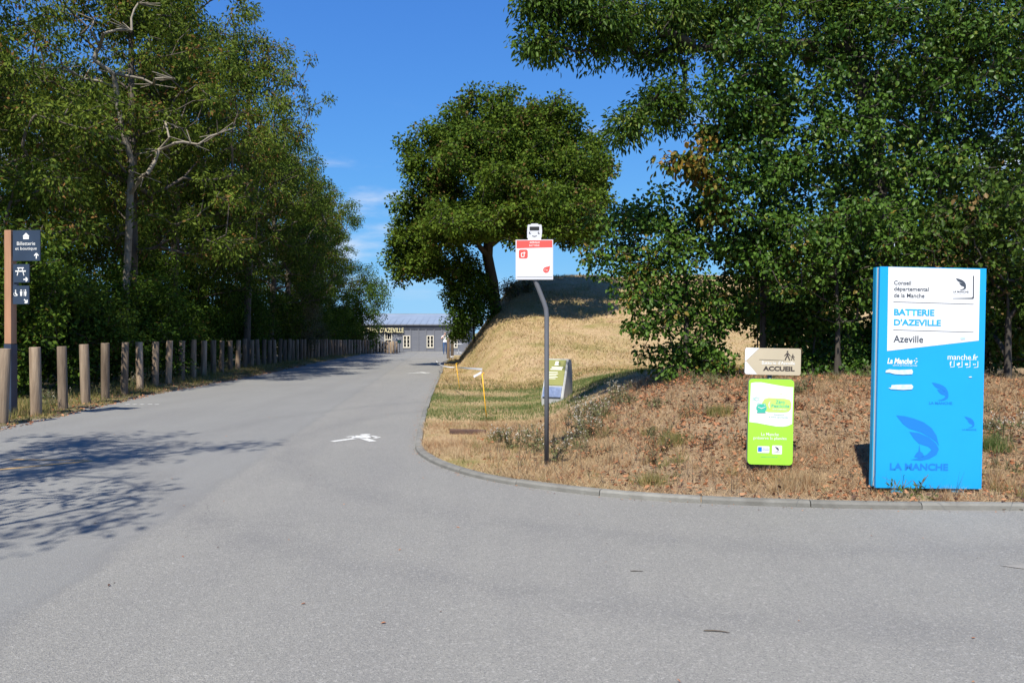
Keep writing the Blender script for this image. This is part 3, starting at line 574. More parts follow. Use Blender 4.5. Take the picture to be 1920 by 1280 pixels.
# ---------------------------------------------------------------- wooden fingerpost with slate panels
def fingerpost():
    d = 15.0; g0 = P(19, 785, d); t = tag(empty('direction_post', (g0.x, d, g0.z), (0, R(.35), R(-9))), 'square orange timber post carrying three slate blue direction plates', 'signpost')
    def m(zx, zy): px = zx / 3.373; py = 420 + zy / 3.373; return (px - 17.5) / FPX * d, CAM_Z - (py - 624) / FPX * d - g0.z
    def bx(x0, y0, x1, y1): a = m(x0, y1); b = m(x1, y0); return a[0], a[1], b[0], b[1]
    zt = m(0, 42)[1]; zm = m(0, 757)[1]
    box('timber_post', (0, 0, (zt + zm) / 2), (.142, .142, zt - zm), OAK, t, .008)
    box('metal_sleeve', (0, 0, zm / 2 - .155), (.154, .154, zm + .3), SLEEVE, t, .004)
    yy = -.05; y1 = yy - .002
    for (x0, y0, x1, yb) in ((90, 44, 281, 236), (92, 256, 205, 371), (90, 391, 203, 507)):
        a = m(x0, yb); b = m(x1, y0); plate('slate_panel', rrect(a[0], a[1], b[0], b[1], .006, 2), yy, yy + .02, SLATE, t)
    zc = m(0, 246)[1]; box('panel_bracket', (.11, -.0, m(0, 140)[1]), (.08, .05, .4), SLEEVE, t); box('panel_bracket', (.11, 0, m(0, 380)[1]), (.08, .05, .5), SLEEVE, t)
    text('Billetterie', bx(120, 116, 248, 138), y1, WPRINT, t); text('et boutique', bx(108, 149, 259, 173), y1, WPRINT, t)
    w_ = .028
    def arrow(cx, cy, ang, s=17):
        k = lambda a, b: m(cx + (a * math.cos(ang) - b * math.sin(ang)) * s, cy + (a * math.sin(ang) + b * math.cos(ang)) * s)
        return [seg(*k(-1, 0), *k(.8, 0), .022), seg(*k(1, 0), *k(.1, -.85), .022), seg(*k(1, 0), *k(.1, .85), .022)]
    sheet('arrow_print', arrow(256, 206, -math.pi / 2), y1, WPRINT, t); sheet('arrow_print', arrow(180, 352, 0, 15), y1, WPRINT, t); sheet('arrow_print', arrow(181, 487, R(45), 15), y1, WPRINT, t)
    sheet('house_symbol', [[m(162, 80), m(184, 60), m(206, 80), m(206, 84), m(162, 84)], [m(164, 86), m(204, 86), m(204, 100), m(164, 100)]], y1, WPRINT, t)
    sheet('picnic_symbol', [seg(*m(122, 280), *m(168, 280), .02), seg(*m(108, 300), *m(182, 300), .024), seg(*m(134, 280), *m(121, 328), .016), seg(*m(156, 280), *m(169, 328), .016)], y1, WPRINT, t)
    ps = []
    for x in (149, 179): ps += [circ(*m(x, 420), .015, 10), [m(x - 8, 428), m(x + 8, 428), m(x + 5, 456), m(x - 5, 456)]]
    ps += [seg(*m(164, 416), *m(164, 456), .005), circ(*m(110, 421), .013, 10), [m(106, 428), m(113, 428), m(115, 440), m(126, 448), m(122, 455), m(108, 446)]]
    ring = [(110 + 13 * math.cos(i * .5), 444 + 12 * math.sin(i * .5)) for i in range(1, 9)]; ps += [seg(*m(*ring[i]), *m(*ring[i + 1]), .009) for i in range(7)]
    sheet('toilet_symbol', ps[:2], y1, WPRINT, t); sheet('toilet_symbol', ps[2:4], y1, WPRINT, t); sheet('divider_line', ps[4:5], y1, WPRINT, t); sheet('wheelchair_symbol', ps[5:], y1, WPRINT, t)
fingerpost()

# ---------------------------------------------------------------- bollards along the verge
def bollard_mesh(r, h, seed):
    rr = random.Random(seed); k = 14; prof = [(-.3, 1), (0, 1.0), (h * .4, .985), (h - .012, .97), (h, .90)]
    bm = bmesh.new(); rings = []; wob = [1 + rr.uniform(-.03, .03) for _ in range(k)]
    for z, s in prof: rings.append([bm.verts.new((r * s * wob[j] * math.cos(2 * math.pi * j / k), r * s * wob[j] * math.sin(2 * math.pi * j / k), z)) for j in range(k)])
    for i in range(len(prof) - 1):
        for j in range(k): bm.faces.new((rings[i][j], rings[i][(j + 1) % k], rings[i + 1][(j + 1) % k], rings[i + 1][j]))
    bm.faces.new(rings[-1]); me = bm_mesh('wooden_bollard', bm)
    for p in me.polygons: p.use_smooth = len(p.vertices) == 4
    me.materials.append(WOOD); return me
BM = [bollard_mesh(.092 + .004 * i, 1.30, i) for i in range(4)]
def bollard(x, y, z, top, label, group=None, sc=1.0):
    o = obj('wooden_bollard', random.choice(BM)); o.location = (x, y, z); o.scale = (sc, sc, (top - z) / 1.30)
    o.rotation_euler = (R(random.gauss(0, 1.2)), R(random.gauss(0, 1.3)), random.uniform(0, 6.28)); sc *= random.uniform(.93, 1.07); o.scale = (sc, sc, (top - z) / 1.30)
    return tag(o, label, 'bollard', group)
def vz(x, y): return float(verge_z(np.array([x]), np.array([y]))[0])
near = [(3, 14.05), (67, 15.3), (117.5, 16.65), (160, 17.85), (197, 19.1), (232, 20.35), (262, 21.75), (290.5, 23.1), (315, 24.2), (339.5, 25.6), (362, 26.9), (381, 28.2), (399.6, 29.3), (415, 30.5), (431.5, 31.9), (445.6, 33.1), (459, 34.3), (472, 35.4), (484, 36.5), (495, 37.5), (505, 38.5), (515, 39.5), (524, 40.5), (533, 41.5), (542, 42.6), (549, 43.5), (557, 44.5), (564, 45.4), (571, 46.3), (578, 47.2), (584, 48.0), (590, 48.8), (596, 49.6)]
x_ = 602.
while x_ < 707: near.append((x_, 49.6 + (x_ - 596) * .135)); x_ += 5.2
for px, d in near:
    x = (px - 960) / FPX * d; top = np.interp(d, [14, 24, 35, 46, 64], [1.35, 1.385, 1.33, 1.25, 1.06]) + random.gauss(0, .022)
    bollard(x, d, vz(x, d) - .02, top, 'round weathered timber bollard in the row along the tree-lined verge', 'bollards along the verge')
for px in (712, 717, 722.5, 727, 733, 738, 744):
    d = 65.5 - (px - 712) * .05; bollard((px - 960) / FPX * d, d, 0, .95 + random.uniform(-.05, .03), 'short timber bollard in the row before the grey plank building', 'bollards before the building')
bollard((840.5 - 960) / FPX * 50.7, 50.7, 0, 1.29, 'pale timber bollard beside the walking man with tape at its foot', None, .95)
o = bollard((847.8 - 960) / FPX * 51.0, 51.0, 0, 1.60, 'tall dark timber bollard at the end of the mound with tape tied round it', None, .95)
o.data = o.data.copy(); o.data.materials.clear(); o.data.materials.append(mat('dark_post_wood', (.10, .075, .055), .85, col2=(.06, .045, .035), scale=9, stretch=(1, 1, .1)))

# ---------------------------------------------------------------- grey plank building
def building():
    Y0, X0, X1 = 70.0, -17.5, -3.9; ze, dr = 2.40, 5.2; zr = 3.42; t = tag(empty('plank_building', (X0, Y0, 0)), 'low grey plank building with zinc roof and cream casement windows at the road end', 'building')
    W = X1 - X0
    def lx(px): return (px - 960) / FPX * Y0 - X0
    def lz(py): return CAM_Z - (py - 624) / FPX * Y0
    # front wall with openings
    wins = [(755.9, 769.2, 628.8, 652), (800, 813.4, 628.8, 652), (845, 858, 628.8, 652)]; door = (721, 735.5, 626, 660)
    holes = [(lx(a), lx(b), lz(d_), lz(c)) for a, b, c, d_ in wins] + [(lx(door[0]), lx(door[1]), 0.0, lz(door[2]))]; holes.sort()
    bm = bmesh.new(); x = 0.0; th = .12
    def wb(x0, x1, z0, z1):
        if x1 - x0 > 1e-4 and z1 - z0 > 1e-4: bm_box(bm, ((x0 + x1) / 2, th / 2, (z0 + z1) / 2), (x1 - x0, th, z1 - z0))
    for a, b, c, d_ in holes: wb(x, a, -.2, ze); wb(a, b, -.2, c) if c > 0 else None; wb(a, b, d_, ze); x = b
    wb(x, W, -.2, ze); obj('wall', bm_mesh('wall', bm), PLANK, t)
    bm = bmesh.new(); bm_box(bm, (W / 2, 2 * dr, 1.1), (W, .12, 2.6)); bm_box(bm, (.06, dr, 1.1), (.12, 2 * dr - .2, 2.6)); bm_box(bm, (W - .06, dr, 1.1), (.12, 2 * dr - .2, 2.6)); obj('rear_wall', bm_mesh('rear_wall', bm), PLANK, t)
    box('floor_slab', (W / 2, dr, -.02), (W - .3, 2 * dr - .3, .1), CONC, t)
    for px in (726.5, 741, 755, 770, 784.5, 799, 814, 828.7, 843.5, 859, 873, 888, 903):
        if any(a - .02 < lx(px) < b + .02 for a, b, c, d_ in holes): continue
        box('batten', (lx(px), -.03, (lz(617) - .1) / 2), (.07, .06, lz(617) + .1), BATTEN, t)
    box('fascia', (W / 2, -.04, (lz(617) + ze) / 2 + .02), (W, .08, ze - lz(617) - .03), PLANK, t)
    for a, b, c, d_ in holes:
        if c > 0:
            wn = empty('window'); wn.parent = t
            bm = bmesh.new(); f = .075
            for bx_ in (((a + b) / 2, c + f / 2, b - a, f * 1.3), ((a + b) / 2, d_ - f / 2, b - a, f)): bm_box(bm, (bx_[0], .0, bx_[1]), (bx_[2], .1, bx_[3]))
            for xx in (a + f / 2, b - f / 2, (a + b) / 2): bm_box(bm, (xx, .003, (c + d_) / 2), (f * (1.5 if xx == (a + b) / 2 else 1), .1, d_ - c - 2 * f))
            obj('frame', bm_mesh('frame', bm), FRAME, wn)
            for s in (0, 1):
                xa = a + f + (b - a - f) / 2 * s; xb = xa + (b - a) / 2 - f * 1.6
                for q in range(1, 3): box('glazing_bar', ((xa + xb) / 2, .012, c + (d_ - c) * q / 3), (xb - xa + .08, .03, .035), FRAME, wn)
                box('pane', ((xa + xb) / 2, .035, (c + d_) / 2), (xb - xa + .06, .01, d_ - c - .1), GLASS, wn)
        else:
            dn = empty('door'); dn.parent = t
            box('frame', ((a + b) / 2, .0, lz(636.5)), (b - a, .1, .09), FRAME, dn); box('frame', (b - .04, .004, d_ / 2), (.08, .1, d_), FRAME, dn); box('frame', (a + .04, .004, d_ / 2), (.08, .1, d_), FRAME, dn)
            box('door_leaf', ((a + b) / 2, .06, lz(637) / 2), (b - a, .04, lz(637)), PLANK, dn); box('pane', ((a + b) / 2, .05, (lz(626) + lz(636)) / 2), (b - a, .01, lz(626) - lz(636)), GLASS, dn)
            for q in (1, 2): box('glazing_bar', (a + (b - a) * q / 3, .03, (lz(626) + lz(636)) / 2), (.05, .03, lz(626) - lz(636)), FRAME, dn)
    # roof: two slopes of sheets with standing seams
    sl = math.atan2(zr - ze, dr + .35)
    bm = bmesh.new()
    v = [(-.4, -.16, ze - .02), (W + .4, -.16, ze - .02), (W + .4, dr, zr), (-.4, dr, zr), (W + .4, 2 * dr + .4, ze - .07), (-.4, 2 * dr + .4, ze - .07)]
    tp = [bm.verts.new(q) for q in v]; bt = [bm.verts.new((q[0], q[1], q[2] - .09)) for q in v]
    for fq in ((0, 1, 2, 3), (3, 2, 4, 5)): bm.faces.new([tp[i] for i in fq]); bm.faces.new([bt[i] for i in fq][::-1])
    for i, j in ((0, 1), (1, 2), (2, 4), (4, 5), (5, 3), (3, 0)): bm.faces.new((tp[i], bt[i], bt[j], tp[j]))
    bmesh.ops.recalc_face_normals(bm, faces=bm.faces); rf = obj('roof', bm_mesh('roof', bm), ROOF, t)
    for i in range(25): box('roof_seam', (-.3 + i * .57, dr / 2 - .2, (ze + zr) / 2 - .02), (.02, (dr + .36) / math.cos(sl), .012), ROOF, rf, rot=Matrix.Rotation(sl, 3, 'X')).location = (0, 0, 0)
    box('ridge_cap', (W / 2, dr, zr + .01), (W + .8, .22, .05), ROOF, rf); box('gutter', (W / 2, -.21, ze - .06), (W + .8, .1, .09), BATTEN, rf)
    text("BATTERIE D'AZEVILLE", (lx(757.5) - 3.95, lz(623.3), lx(757.5), lz(614.3)), -.21, CREAM, t, bold=.004, thick=.02)
    for py in (616.5, 621.5): box('letter_rail', (lx(757.5) - 1.97, -.10, lz(py)), (3.8, .12, .025), BATTEN, t)
    return t
bld = building()
def card(name, px, py, d, w_, h, mat_, label, cat):
    q = P(px, py, d); t = tag(empty(name, (q.x, d, 0)), label, cat)
    obj('post', tube_mesh('post', [(0, 0.02, -.1), (0, 0.02, q.z)], .03, 8), GPOLE, t); return t, q
t, q = card('notice_board', 744.3, 636, 66.6, .3, .3, PLASTIC, 'small white notice with a dark figure on a thin post before the building', 'notice')
plate('board', [(-.11, q.z - .11), (.11, q.z - .11), (.11, q.z + .11), (-.11, q.z + .11)], -.02, .0, PLASTIC, t); sheet('figure_print', [circ(0, q.z + .05, .025, 8), [(-.03, q.z + .02), (.03, q.z + .02), (.04, q.z - .06), (-.04, q.z - .06)]], -.023, BLACK, t)
t, q = card('letter_box', 749, 640.5, 66.2, .3, .3, GREENBOX, 'dark green box on a post before the plank wall', 'letter box')
box('box_body', (0, -.05, q.z), (.30, .2, .24), GREENBOX, t, .02); box('box_lid', (0, -.06, q.z + .135), (.33, .24, .03), GREENBOX, t); sheet('slot', [[(-.1, q.z + .04), (.1, q.z + .04), (.1, q.z + .06), (-.1, q.z + .06)]], -.153, BLACK, t)
# white garden table by the building
q = P(860, 661, 64.5); t = tag(empty('garden_table', (q.x, 64.5, 0)), 'white pedestal garden table standing behind the two bollards', 'table')
bm = bmesh.new(); bmesh.ops.create_cone(bm, cap_ends=True, segments=20, radius1=.36, radius2=.36, depth=.03, matrix=Matrix.Translation((0, 0, .73))); obj('tabletop', bm_mesh('tabletop', bm), PLASTIC, t)
obj('leg', tube_mesh('leg', [(0, 0, .02), (0, 0, .715)], .03, 8), PLASTIC, t)
for a in (0, 1, 2): obj('foot', tube_mesh('foot', [(0, 0, .06), (.26 * math.cos(a * 2.09), .26 * math.sin(a * 2.09), .012)], .018, 6), PLASTIC, t)

# ---------------------------------------------------------------- plinth, stakes, tape, iron bar
def plinth():
    d = 16.5; g0 = P(1042, 760, d); gz = ground_z(g0.x, d); t = tag(empty('information_plinth', (g0.x, d, gz), (0, 0, R(-24))), 'slanted pale concrete plinth with an olive information plate on the lawn', 'plinth')
    prof = [(-.19, -.1), (-.21, .10), (.12, .88), (.30, .86), (.36, .62), (.38, -.1)]                # y, z side outline
    wv = .24; bm = bmesh.new()
    l = [bm.verts.new((-wv, y, z)) for y, z in prof]; r = [bm.verts.new((wv, y, z)) for y, z in prof]; bm.faces.new(l); bm.faces.new(r[::-1])
    for i in range(len(prof)): bm.faces.new((l[i], r[i], r[(i + 1) % 6], l[(i + 1) % 6]))
    bmesh.ops.recalc_face_normals(bm, faces=bm.faces); bmesh.ops.bevel(bm, geom=list(bm.edges), offset=.012, segments=2, affect='EDGES'); obj('body', bm_mesh('body', bm), PLINTH, t)
    dv = Vector((0, .33, .78)).normalized(); nv = Vector((0, -dv.z, dv.y)); o0 = Vector((0, -.21, .10))
    def face(u0, u1, s0, s1, off): return [tuple(o0 + dv * s + nv * off + Vector((u, 0, 0))) for u, s in ((u0, s0), (u1, s0), (u1, s1), (u0, s1))]
    def slab(name, u0, u1, s0, s1, o1, o2, m_):
        a = face(u0, u1, s0, s1, o1); b = face(u0, u1, s0, s1, o2); bm = bmesh.new(); A = [bm.verts.new(p) for p in a]; B = [bm.verts.new(p) for p in b]
        bm.faces.new(B); bm.faces.new(A[::-1])
        for i in range(4): bm.faces.new((A[i], A[(i + 1) % 4], B[(i + 1) % 4], B[i]))
        bmesh.ops.recalc_face_normals(bm, faces=bm.faces); return obj(name, bm_mesh(name, bm), m_, t)
    slab('olive_plate', -.20, .20, .26, .82, .001, .012, OLIVE); slab('steel_plate', -.21, .19, .0, .22, .001, .03, STEEL)
    slab('fort_symbol', -.045, .05, .70, .72, .0125, .014, WPRINT); slab('fort_symbol', -.03, .035, .723, .785, .0125, .014, WPRINT)
    for s, a, b in ((.64, -.10, .15), (.60, -.12, .13), (.54, -.15, .05), (.505, -.15, .06), (.47, -.15, .03), (.435, -.15, .06), (.40, -.15, .02)): slab('text_line', a, b, s, s + (.02 if s > .55 else .010), .0125, .014, WPRINT)
plinth()
def stake(px, top, py, tx, label):
    d = FPX * (CAM_Z - .1) / (py - 624); a = P(px, py, d); b = P(tx, top, d); a.z = ground_z(a.x, d) - .05
    t = tag(empty('yellow_stake', a), label, 'stake')
    b2 = b - a; k = lambda f: tuple(b2 * f)
    obj('rod', tube_mesh('rod', [k(0), k(.5), k(1)], .010, 8), YEL, t); obj('hook', tube_mesh('hook', [k(.97), tuple(b2 + Vector((.03, 0, .02))), tuple(b2 + Vector((.035, 0, -.03)))], .007, 6), YEL, t); obj('foot_collar', tube_mesh('foot_collar', [k(.03), k(.09)], .022, 8), BLACK, t)
    return b
b1_ = stake(913, 700, 783, 904, 'yellow metal stake in dry grass with white tape tied to its top')
b2_ = stake(862.5, 681, 727, 855, 'thin yellow stake further up the lawn near the kerb')
def ribbon(name, pts, w_, parent, tw=0.0):
    bm = bmesh.new(); prev = None; n = len(pts)
    for i, p in enumerate(pts):
        p = Vector(p); a = tw * i + .9; u = Vector((0.25 * math.cos(a), .2, math.sin(a))).normalized() * w_ / 2; cur = (bm.verts.new(p - u), bm.verts.new(p + u))
        if prev: bm.faces.new((prev[0], cur[0], cur[1], prev[1]))
        prev = cur
    return obj(name, bm_mesh(name, bm, True), TAPE, parent)
def spline(pts, n=12):
    P_ = [Vector(p) for p in pts]; P_ = [P_[0] * 2 - P_[1]] + P_ + [P_[-1] * 2 - P_[-2]]; o = []
    for i in range(1, len(P_) - 2):
        a, b, c, d = P_[i - 1:i + 3]
        for k in range(n):
            t = k / n; o.append(.5 * ((2 * b) + (c - a) * t + (2 * a - 5 * b + 4 * c - d) * t * t + (3 * b - a - 3 * c + d) * t ** 3))
    return o + [P_[-2]]
t = tag(empty('barrier_tape', tuple(b1_)), 'white barrier tape sagging from the stake to the bollards across the kerb', 'barrier tape'); T0 = Vector(b1_)
tp = [P(904, 692, 14.4), P(870, 689.5, 17.5), P(836, 687, 23), P(822, 681.5, 30), P(818.3, 676.5, 34), P(821, 682, 36), P(833, 678, 42), P(846, 674, 48), P(851.5, 669.5, 50.8)]
ribbon('tape', [p - T0 for p in spline(tp)], .035, t, .13)
ribbon('loose_end', [p - T0 for p in spline([P(904, 691, 14.4), P(903, 697, 14.35), P(897, 701, 14.3), P(888, 706, 14.2)], 5)], .045, t, .1)
ribbon('tape_knot', [p - T0 for p in spline([P(851, 668, 50.7), P(845, 668.5, 50.5), P(853, 671, 50.6), P(868, 666.5, 51.5)], 5)], .06, t, .3)
a = P(877, 808, 12.45); t = box('iron_bar', (0, 0, .03), (.57, .09, .09), RUST, None, .012); t.location = (a.x, 12.45, ground_z(a.x, 12.45) - .005); t.rotation_euler = (0, R(1), R(-3)); tag(t, 'rusty brown iron bar lying in the dry grass by the kerb', 'iron bar')

# ---------------------------------------------------------------- man near the building
def person():
    q = P(834.5, 664, 60.8); t = tag(empty('person', (q.x, 60.8, 0.0), (0, 0, R(12))), 'man in white t-shirt and blue jeans walking with a hand at his face', 'person')
    J = {'pel': (0, 0, .95, .135, .11), 'bel': (0, -.01, 1.08, .135, .10), 'che': (0, .0, 1.27, .165, .115), 'nec': (0, .0, 1.44, .075, .07), 'nk2': (0, -.01, 1.50, .055, .055), 'chi': (0, -.025, 1.56, .066, .075), 'hea': (0, -.015, 1.63, .077, .093), 'top': (0, -.01, 1.69, .06, .075),
         'hl': (-.10, 0, .88, .095, .095), 'kl': (-.11, -.10, .50, .062, .062), 'al': (-.11, -.04, .10, .045, .05), 'tl': (-.12, -.17, .035, .045, .035),
         'hr': (.10, 0, .88, .095, .095), 'kr': (.11, .03, .50, .062, .062), 'ar': (.12, .16, .12, .045, .05), 'tr': (.13, .06, .035, .045, .035),
         'sl': (-.19, 0, 1.40, .06, .06), 'el': (-.30, -.06, 1.16, .046, .046), 'wl': (-.13, -.20, 1.38, .034, .034), 'fl': (-.09, -.16, 1.48, .03, .035),
         'sr': (.19, 0, 1.40, .06, .06), 'er': (.27, .03, 1.14, .046, .046), 'wr': (.24, -.12, .95, .034, .034), 'fr': (.22, -.17, .87, .03, .035)}
    E = [('pel', 'bel'), ('bel', 'che'), ('che', 'nec'), ('nec', 'nk2'), ('nk2', 'chi'), ('chi', 'hea'), ('hea', 'top'), ('pel', 'hl'), ('hl', 'kl'), ('kl', 'al'), ('al', 'tl'), ('pel', 'hr'), ('hr', 'kr'), ('kr', 'ar'), ('ar', 'tr'), ('che', 'sl'), ('sl', 'el'), ('el', 'wl'), ('wl', 'fl'), ('che', 'sr'), ('sr', 'er'), ('er', 'wr'), ('wr', 'fr')]
    ks = list(J); me = bpy.data.meshes.new('body'); me.from_pydata([J[k][:3] for k in ks], [(ks.index(a), ks.index(b)) for a, b in E], [])
    o = bpy.data.objects.new('body', me); COL.objects.link(o); md = o.modifiers.new('s', 'SKIN'); md.use_smooth_shade = True; sd = o.modifiers.new('d', 'SUBSURF'); sd.levels = 2
    for i, k in enumerate(ks): me.skin_vertices[0].data[i].radius = J[k][3:]; me.skin_vertices[0].data[i].use_root = (k == 'pel')
    dg = bpy.context.evaluated_depsgraph_get(); m2 = bpy.data.meshes.new_from_object(o.evaluated_get(dg)); bpy.data.objects.remove(o)
    m2.materials.clear(); [m2.materials.append(x) for x in (SKIN, SHIRT, JEANS, SHOE, HAIR)]
    for p in m2.polygons:
        c = p.center; p.use_smooth = True; i = 0; arm = abs(c.x) > .2 or (c.y < -.11 and c.z > .85)
        if c.z > 1.64 or (c.z > 1.55 and c.y > .02): i = 4
        elif c.z > 1.46: i = 0
        elif arm: i = 1 if c.z > 1.24 and c.y > -.07 else 0
        elif c.z > .93: i = 1
        elif c.z > .10: i = 2
        else: i = 3
        p.material_index = i
    obj('body', m2, None, t)
person()

# ---------------------------------------------------------------- vegetation helpers
def unit(v): return v / (np.linalg.norm(v, axis=-1, keepdims=True) + 1e-9)
def leaf_mesh(name, pos, axis, nrm, ln, wd, near=False):
    """one small folded blade for every position"""
    n = len(pos); axis = unit(axis); nrm = unit(nrm - axis * (nrm * axis).sum(1, keepdims=True)); side = np.cross(axis, nrm)
    ln = np.broadcast_to(np.asarray(ln, float), (n,))[:, None]; wd = np.broadcast_to(np.asarray(wd, float), (n,))[:, None]
    if near:
        f = .16 * wd
        V = np.stack([pos, pos + axis * ln * .30 + side * wd * .5 + nrm * f, pos + axis * ln * .68 + side * wd * .40 + nrm * f * .6, pos + axis * ln - nrm * ln * .08,
                      pos + axis * ln * .68 - side * wd * .40 + nrm * f * .6, pos + axis * ln * .30 - side * wd * .5 + nrm * f], 1)
        I = np.arange(n)[:, None] * 6; F = np.concatenate([I + np.array([[0, 1, 2, 3]]), I + np.array([[0, 3, 4, 5]])], 1)
        return npmesh(name, V, F, 4)
    V = np.stack([pos, pos + axis * ln * .45 + side * wd * .5 + nrm * wd * .12, pos + axis * ln, pos + axis * ln * .45 - side * wd * .5 + nrm * wd * .12], 1)
    return npmesh(name, V, np.arange(n * 4).reshape(-1, 4), 4)
def clump_leaves(C, Rd, per, rng, ln, wd, flat=.75, droop=.25, up=.8, near=False, name='crown', jit=.3):
    """C centres, Rd radii, per = leaves per square metre of clump"""
    cnt = np.maximum(6, (per * Rd ** 2 * 4).astype(int)); idx = np.repeat(np.arange(len(C)), cnt); n = len(idx)
    u = unit(rng.normal(size=(n, 3))); r = rng.random(n) ** .55; off = u * r[:, None] * Rd[idx][:, None] * np.array([1, 1, flat])
    pos = C[idx] + off; axis = u * .8 + rng.normal(size=(n, 3)) * .6; axis[:, 2] -= droop * 2
    nrm = rng.normal(size=(n, 3)) * .55 + u * .45; nrm[:, 2] += up
    s = rng.uniform(1 - jit, 1 + jit, n); return leaf_mesh(name, pos, axis, nrm, ln * s, wd * s, near)
def skeleton(trunk, C, rng, r0, tip=.006, seglen=.5, k=6, name='trunk', twigs=2, Rd=None, bend=.12, k0=9):
    """trunk = polyline; every clump centre is reached by a limb that leaves the nearest suitable node"""
    pos = []; par = []; tr = [Vector(p) for p in trunk]
    for a, b in zip(tr[:-1], tr[1:]):
        m = max(1, int((b - a).length / seglen))
        for i in range(m): pos.append(tuple(a + (b - a) * (i / m)))
    pos.append(tuple(tr[-1])); par = [-1] + list(range(len(pos) - 1)); T = np.array(pos); nT = len(pos)
    order = np.argsort([np.min(np.linalg.norm(T - c, axis=1)) for c in C]); term = []
    cap = nT + len(C) * 26 + 10; A = np.zeros((cap, 3)); A[:nT] = T; n = nT; z0 = T[0, 2]
    for ci in order:
        c = C[ci]; d = A[:n] - c; dist = np.linalg.norm(d, axis=1); cost = dist + 1.3 * np.maximum(0, d[:, 2] + .25 * dist) + np.where(A[:n, 2] < z0 + .12 * (T[-1, 2] - z0), 5, 0)
        j = int(np.argmin(cost)); p = A[j].copy(); m = max(2, min(14, int(dist[j] / seglen))); mid = (p + c) / 2; mid[2] += .10 * dist[j]; mid += rng.normal(size=3) * bend * dist[j]
        last = j
        for i in range(1, m + 1):
            t = i / m; q = (1 - t) ** 2 * p + 2 * t * (1 - t) * mid + t * t * c; A[n] = q; par.append(last); last = n; n += 1
        term.append(last)
        for _ in range(twigs):
            rr = Rd[ci] if Rd is not None else .5; u = rng.normal(size=3); u /= np.linalg.norm(u); u[2] = u[2] * .6 + .1
            A[n] = c + u * rr * .85; par.append(last); term.append(n); n += 1
    A = A[:n]; par = np.array(par); w_ = np.zeros(n)
    w_[term] += 1.0; w_[nT - 1] += .5
    for i in range(n - 1, 0, -1): w_[par[i]] += w_[i]
    rad = np.maximum(tip, r0 * (w_ / w_[0]) ** .46); hh = (T[:, 2] - z0) / max(.1, T[-1, 2] - z0); rad[:nT] = np.maximum(rad[:nT], r0 * (1 - .8 * hh)) ; rad[0] *= 1.25
    I = np.arange(1, n); a = A[par[I]]; b = A[I]; ax = unit(b - a); ref = np.where(np.abs(ax[:, 2:3]) > .9, np.array([[1., 0, 0]]), np.array([[0, 0, 1.]])); s1 = unit(np.cross(ax, ref)); s2 = np.cross(ax, s1)
    ra = np.minimum(rad[par[I]], rad[I] * 1.25); rb = rad[I]; ang = 2 * np.pi * np.arange(k) / k; ca, sa = np.cos(ang), np.sin(ang)
    ring = s1[:, None, :] * ca[None, :, None] + s2[:, None, :] * sa[None, :, None]
    V = np.concatenate([a[:, None, :] + ring * ra[:, None, None], (b + ax * rb[:, None] * .3)[:, None, :] + ring * rb[:, None, None]], 1)
    base = (np.arange(len(I)) * 2 * k)[:, None]; j = np.arange(k); F = np.stack([base + j, base + (j + 1) % k, base + k + (j + 1) % k, base + k + j], -1)
    return npmesh(name, V, F, 4, True)
def ell_clumps(ells, rng, cr=(.45, .85), shell=.45, gap=0.0):
    """ells: (cx,cy,cz, rx,ry,rz, n) -> clump centres spread through the lobes, denser near their surface"""
    C, Q = [], []
    for cx, cy, cz, rx, ry, rz, n in ells:
        u = unit(rng.normal(size=(n, 3))); r = rng.random(n) ** shell; C.append(np.array([cx, cy, cz]) + u * r[:, None] * np.array([rx, ry, rz])); Q.append(rng.uniform(*cr, n))
    return np.vstack(C), np.concatenate(Q)
def tree(name, base, trunk, C, Rd, r0, leaf, bark, rng, per, ln, wd, label=None, cat='tree', group=None, near=False, **kw):
    base = Vector(base); t = empty(name, base); tag(t, label, cat, group); B = np.array(base); sk = {k_: kw.pop(k_) for k_ in list(kw) if k_ in ('twigs', 'bend', 'seglen', 'tip', 'k')}
    tk = [tuple(Vector(p)) for p in trunk]
    obj('trunk' if cat == 'tree' else 'stems', skeleton(tk, C, rng, r0, Rd=Rd, **sk), bark, t); obj('crown', clump_leaves(C, Rd, per, rng, ln, wd, near=near, **kw), leaf, t)
    return t
def dup(root, loc, rz, sc, label=None, group=None):
    r = root.copy(); COL.objects.link(r); r.location = loc; r.rotation_euler = (0, 0, rz); r.scale = sc
    if label: r['label'] = label
    if group: r['group'] = group
    for ch in root.children:
        c = ch.copy(); COL.objects.link(c); c.parent = r
    return r

# ---------------------------------------------------------------- ash trees behind the bollards
def ash_kind(seed, H, Rr, n, leaf, label, per=135, twigs=2):
    rng = np.random.default_rng(seed); ells = []
    for i in range(9):
        a = i * 2.4 + rng.uniform(-.4, .4); z = H * (.30 + .56 * (i + .5) / 9); q = Rr * (.62 if z < .75 * H else .42); ells.append((q * math.cos(a), q * math.sin(a), z, Rr * .55, Rr * .55, H * .13, n // 11))
    ells += [(0, 0, H * .86, Rr * .5, Rr * .5, H * .13, n // 9), (0, 0, H * .55, Rr * .7, Rr * .7, H * .25, n // 9)]
    C, Rd = ell_clumps(ells, rng, (.34, .74))
    lean = rng.uniform(-.5, .5, 2); trunk = [(0, 0, -.2), (lean[0] * .2, lean[1] * .2, H * .18), (lean[0], lean[1], H * .45), (lean[0] * .4, lean[1] * .4, H * .7), (lean[0] * .2, lean[1] * .1, H * .92)]
    return tree('ash_tree', (0, 0, 0), trunk, C, Rd, .17, leaf, BARK, rng, per, .145, .06, label, droop=.35, up=.55, twigs=twigs)
